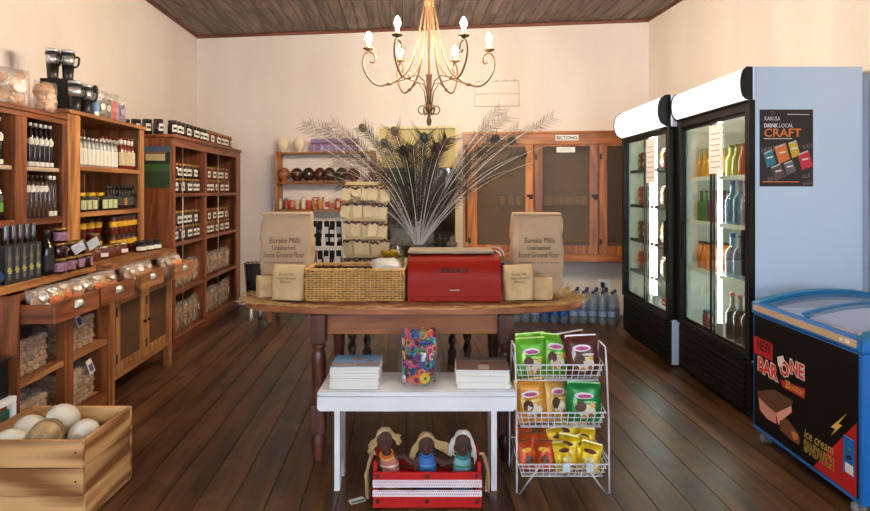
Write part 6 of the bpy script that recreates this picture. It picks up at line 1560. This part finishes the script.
O('plate', MB().box(0,-.003,0,sw_,0,sh_), lab((236,232,224)), t); O('lettering', text_fit('BILTONG', sw_*.9, sh_*.66, bold=.02).xf(Matrix.Translation((sw_/2,-.0036,sh_/2)) @ Matrix.Rotation(R(90),4,'X')), lab((24,20,20)), t)
sa, za = BW(556.5, 152.5, cd+.001); sb, zb2 = BW(575, 147, cd+.001)
t = thing('paper_label', 'crumpled white handwritten label under the cabinet sign', 'label', BP(sa, cd+.001, za), BA); sw_, sh_ = sb-sa, zb2-za
O('sheet', MB().grid(lambda a, b_: (a*sw_, -.004-.004*math.sin(a*9)-.002*math.sin(b_*7), b_*sh_), 10, 4), PAPER, t); O('scribble', MB().tube([(sw_*(.15+.07*k), -.0105, sh_*(.5+.2*(-1)**k)) for k in range(10)], .002, 4), lab((110,104,110)), t)
# socket and plug
ss, sz = BW(604.5, 284.5)
g = thing('wall_socket', 'white wall socket with black plug near water bottles', 'socket', BP(ss, 0, sz), BA)
O('plate', MB().box(-.065,-.012,-.055,.065,-.001,.055,.004), WHITE, g); O('black_plug', MB().box(-.045,-.05,-.03,-.005,-.0125,.03,.008), BLACK, g)
O('plug_cable', MB().tube([(-.025,-.045,-.03),(-.025,-.05,-.12),(-.02,-.03,-.25),(.05,-.03,-.32)], .004, 6), BLACK, g)
# water bottles along the wall
WAT = clear('water_bottle_plastic', (226,236,246), .22, .05, .16, (196,214,232)); WATB = clear('blue_water_plastic', (190,214,240), .22, .05, .22, (150,186,226)); CAPB = pm('dark_cap', (40,56,84), .4); LABB = lab((130,152,190),.4)
bprof = [(.038,0),(.044,.008),(.045,.06),(.041,.07),(.045,.08),(.045,.13),(.041,.14),(.045,.15),(.045,.2),(.036,.25),(.016,.30),(.014,.315)]
K_w = Kind('water_bottle', 'bottle', [('plastic_body', MB().lathe(bprof, 14), WAT), ('cap', MB().lathe([(.017,.312),(.017,.335),(.014,.338)], 12), CAPB), ('paper_label', MB().lathe([(.0458,.085),(.0458,.135)], 14, cap=False), LABB)])
K_b = Kind('water_bottle', 'bottle', [('plastic_body', MB().lathe(bprof, 14), WATB), ('cap', MB().lathe([(.017,.312),(.017,.335),(.014,.338)], 12), CAPB), ('paper_label', MB().lathe([(.0458,.085),(.0458,.135)], 14, cap=False), lab((40,90,170),.4))])
i = 0
def bpx(x, d): s_ = BW(x, 190, d)[0]; return BP(s_, d, .0005)
for r_, d in enumerate((.22, .34, .46)):
    xs = [516+9.6*k for k in range(11)] if r_ else [520+9.6*k for k in range(10)]
    for k, x in enumerate(xs):
        if x > 617: continue
        (K_b if 536 < x < 570 else K_w).make('%s water bottle from left in %s floor row by end wall' % (ORD[k], ('rear','middle','front')[r_]), bpx(x+(3 if r_ == 1 else 0), d), k*.6, 'water bottles by the end wall')
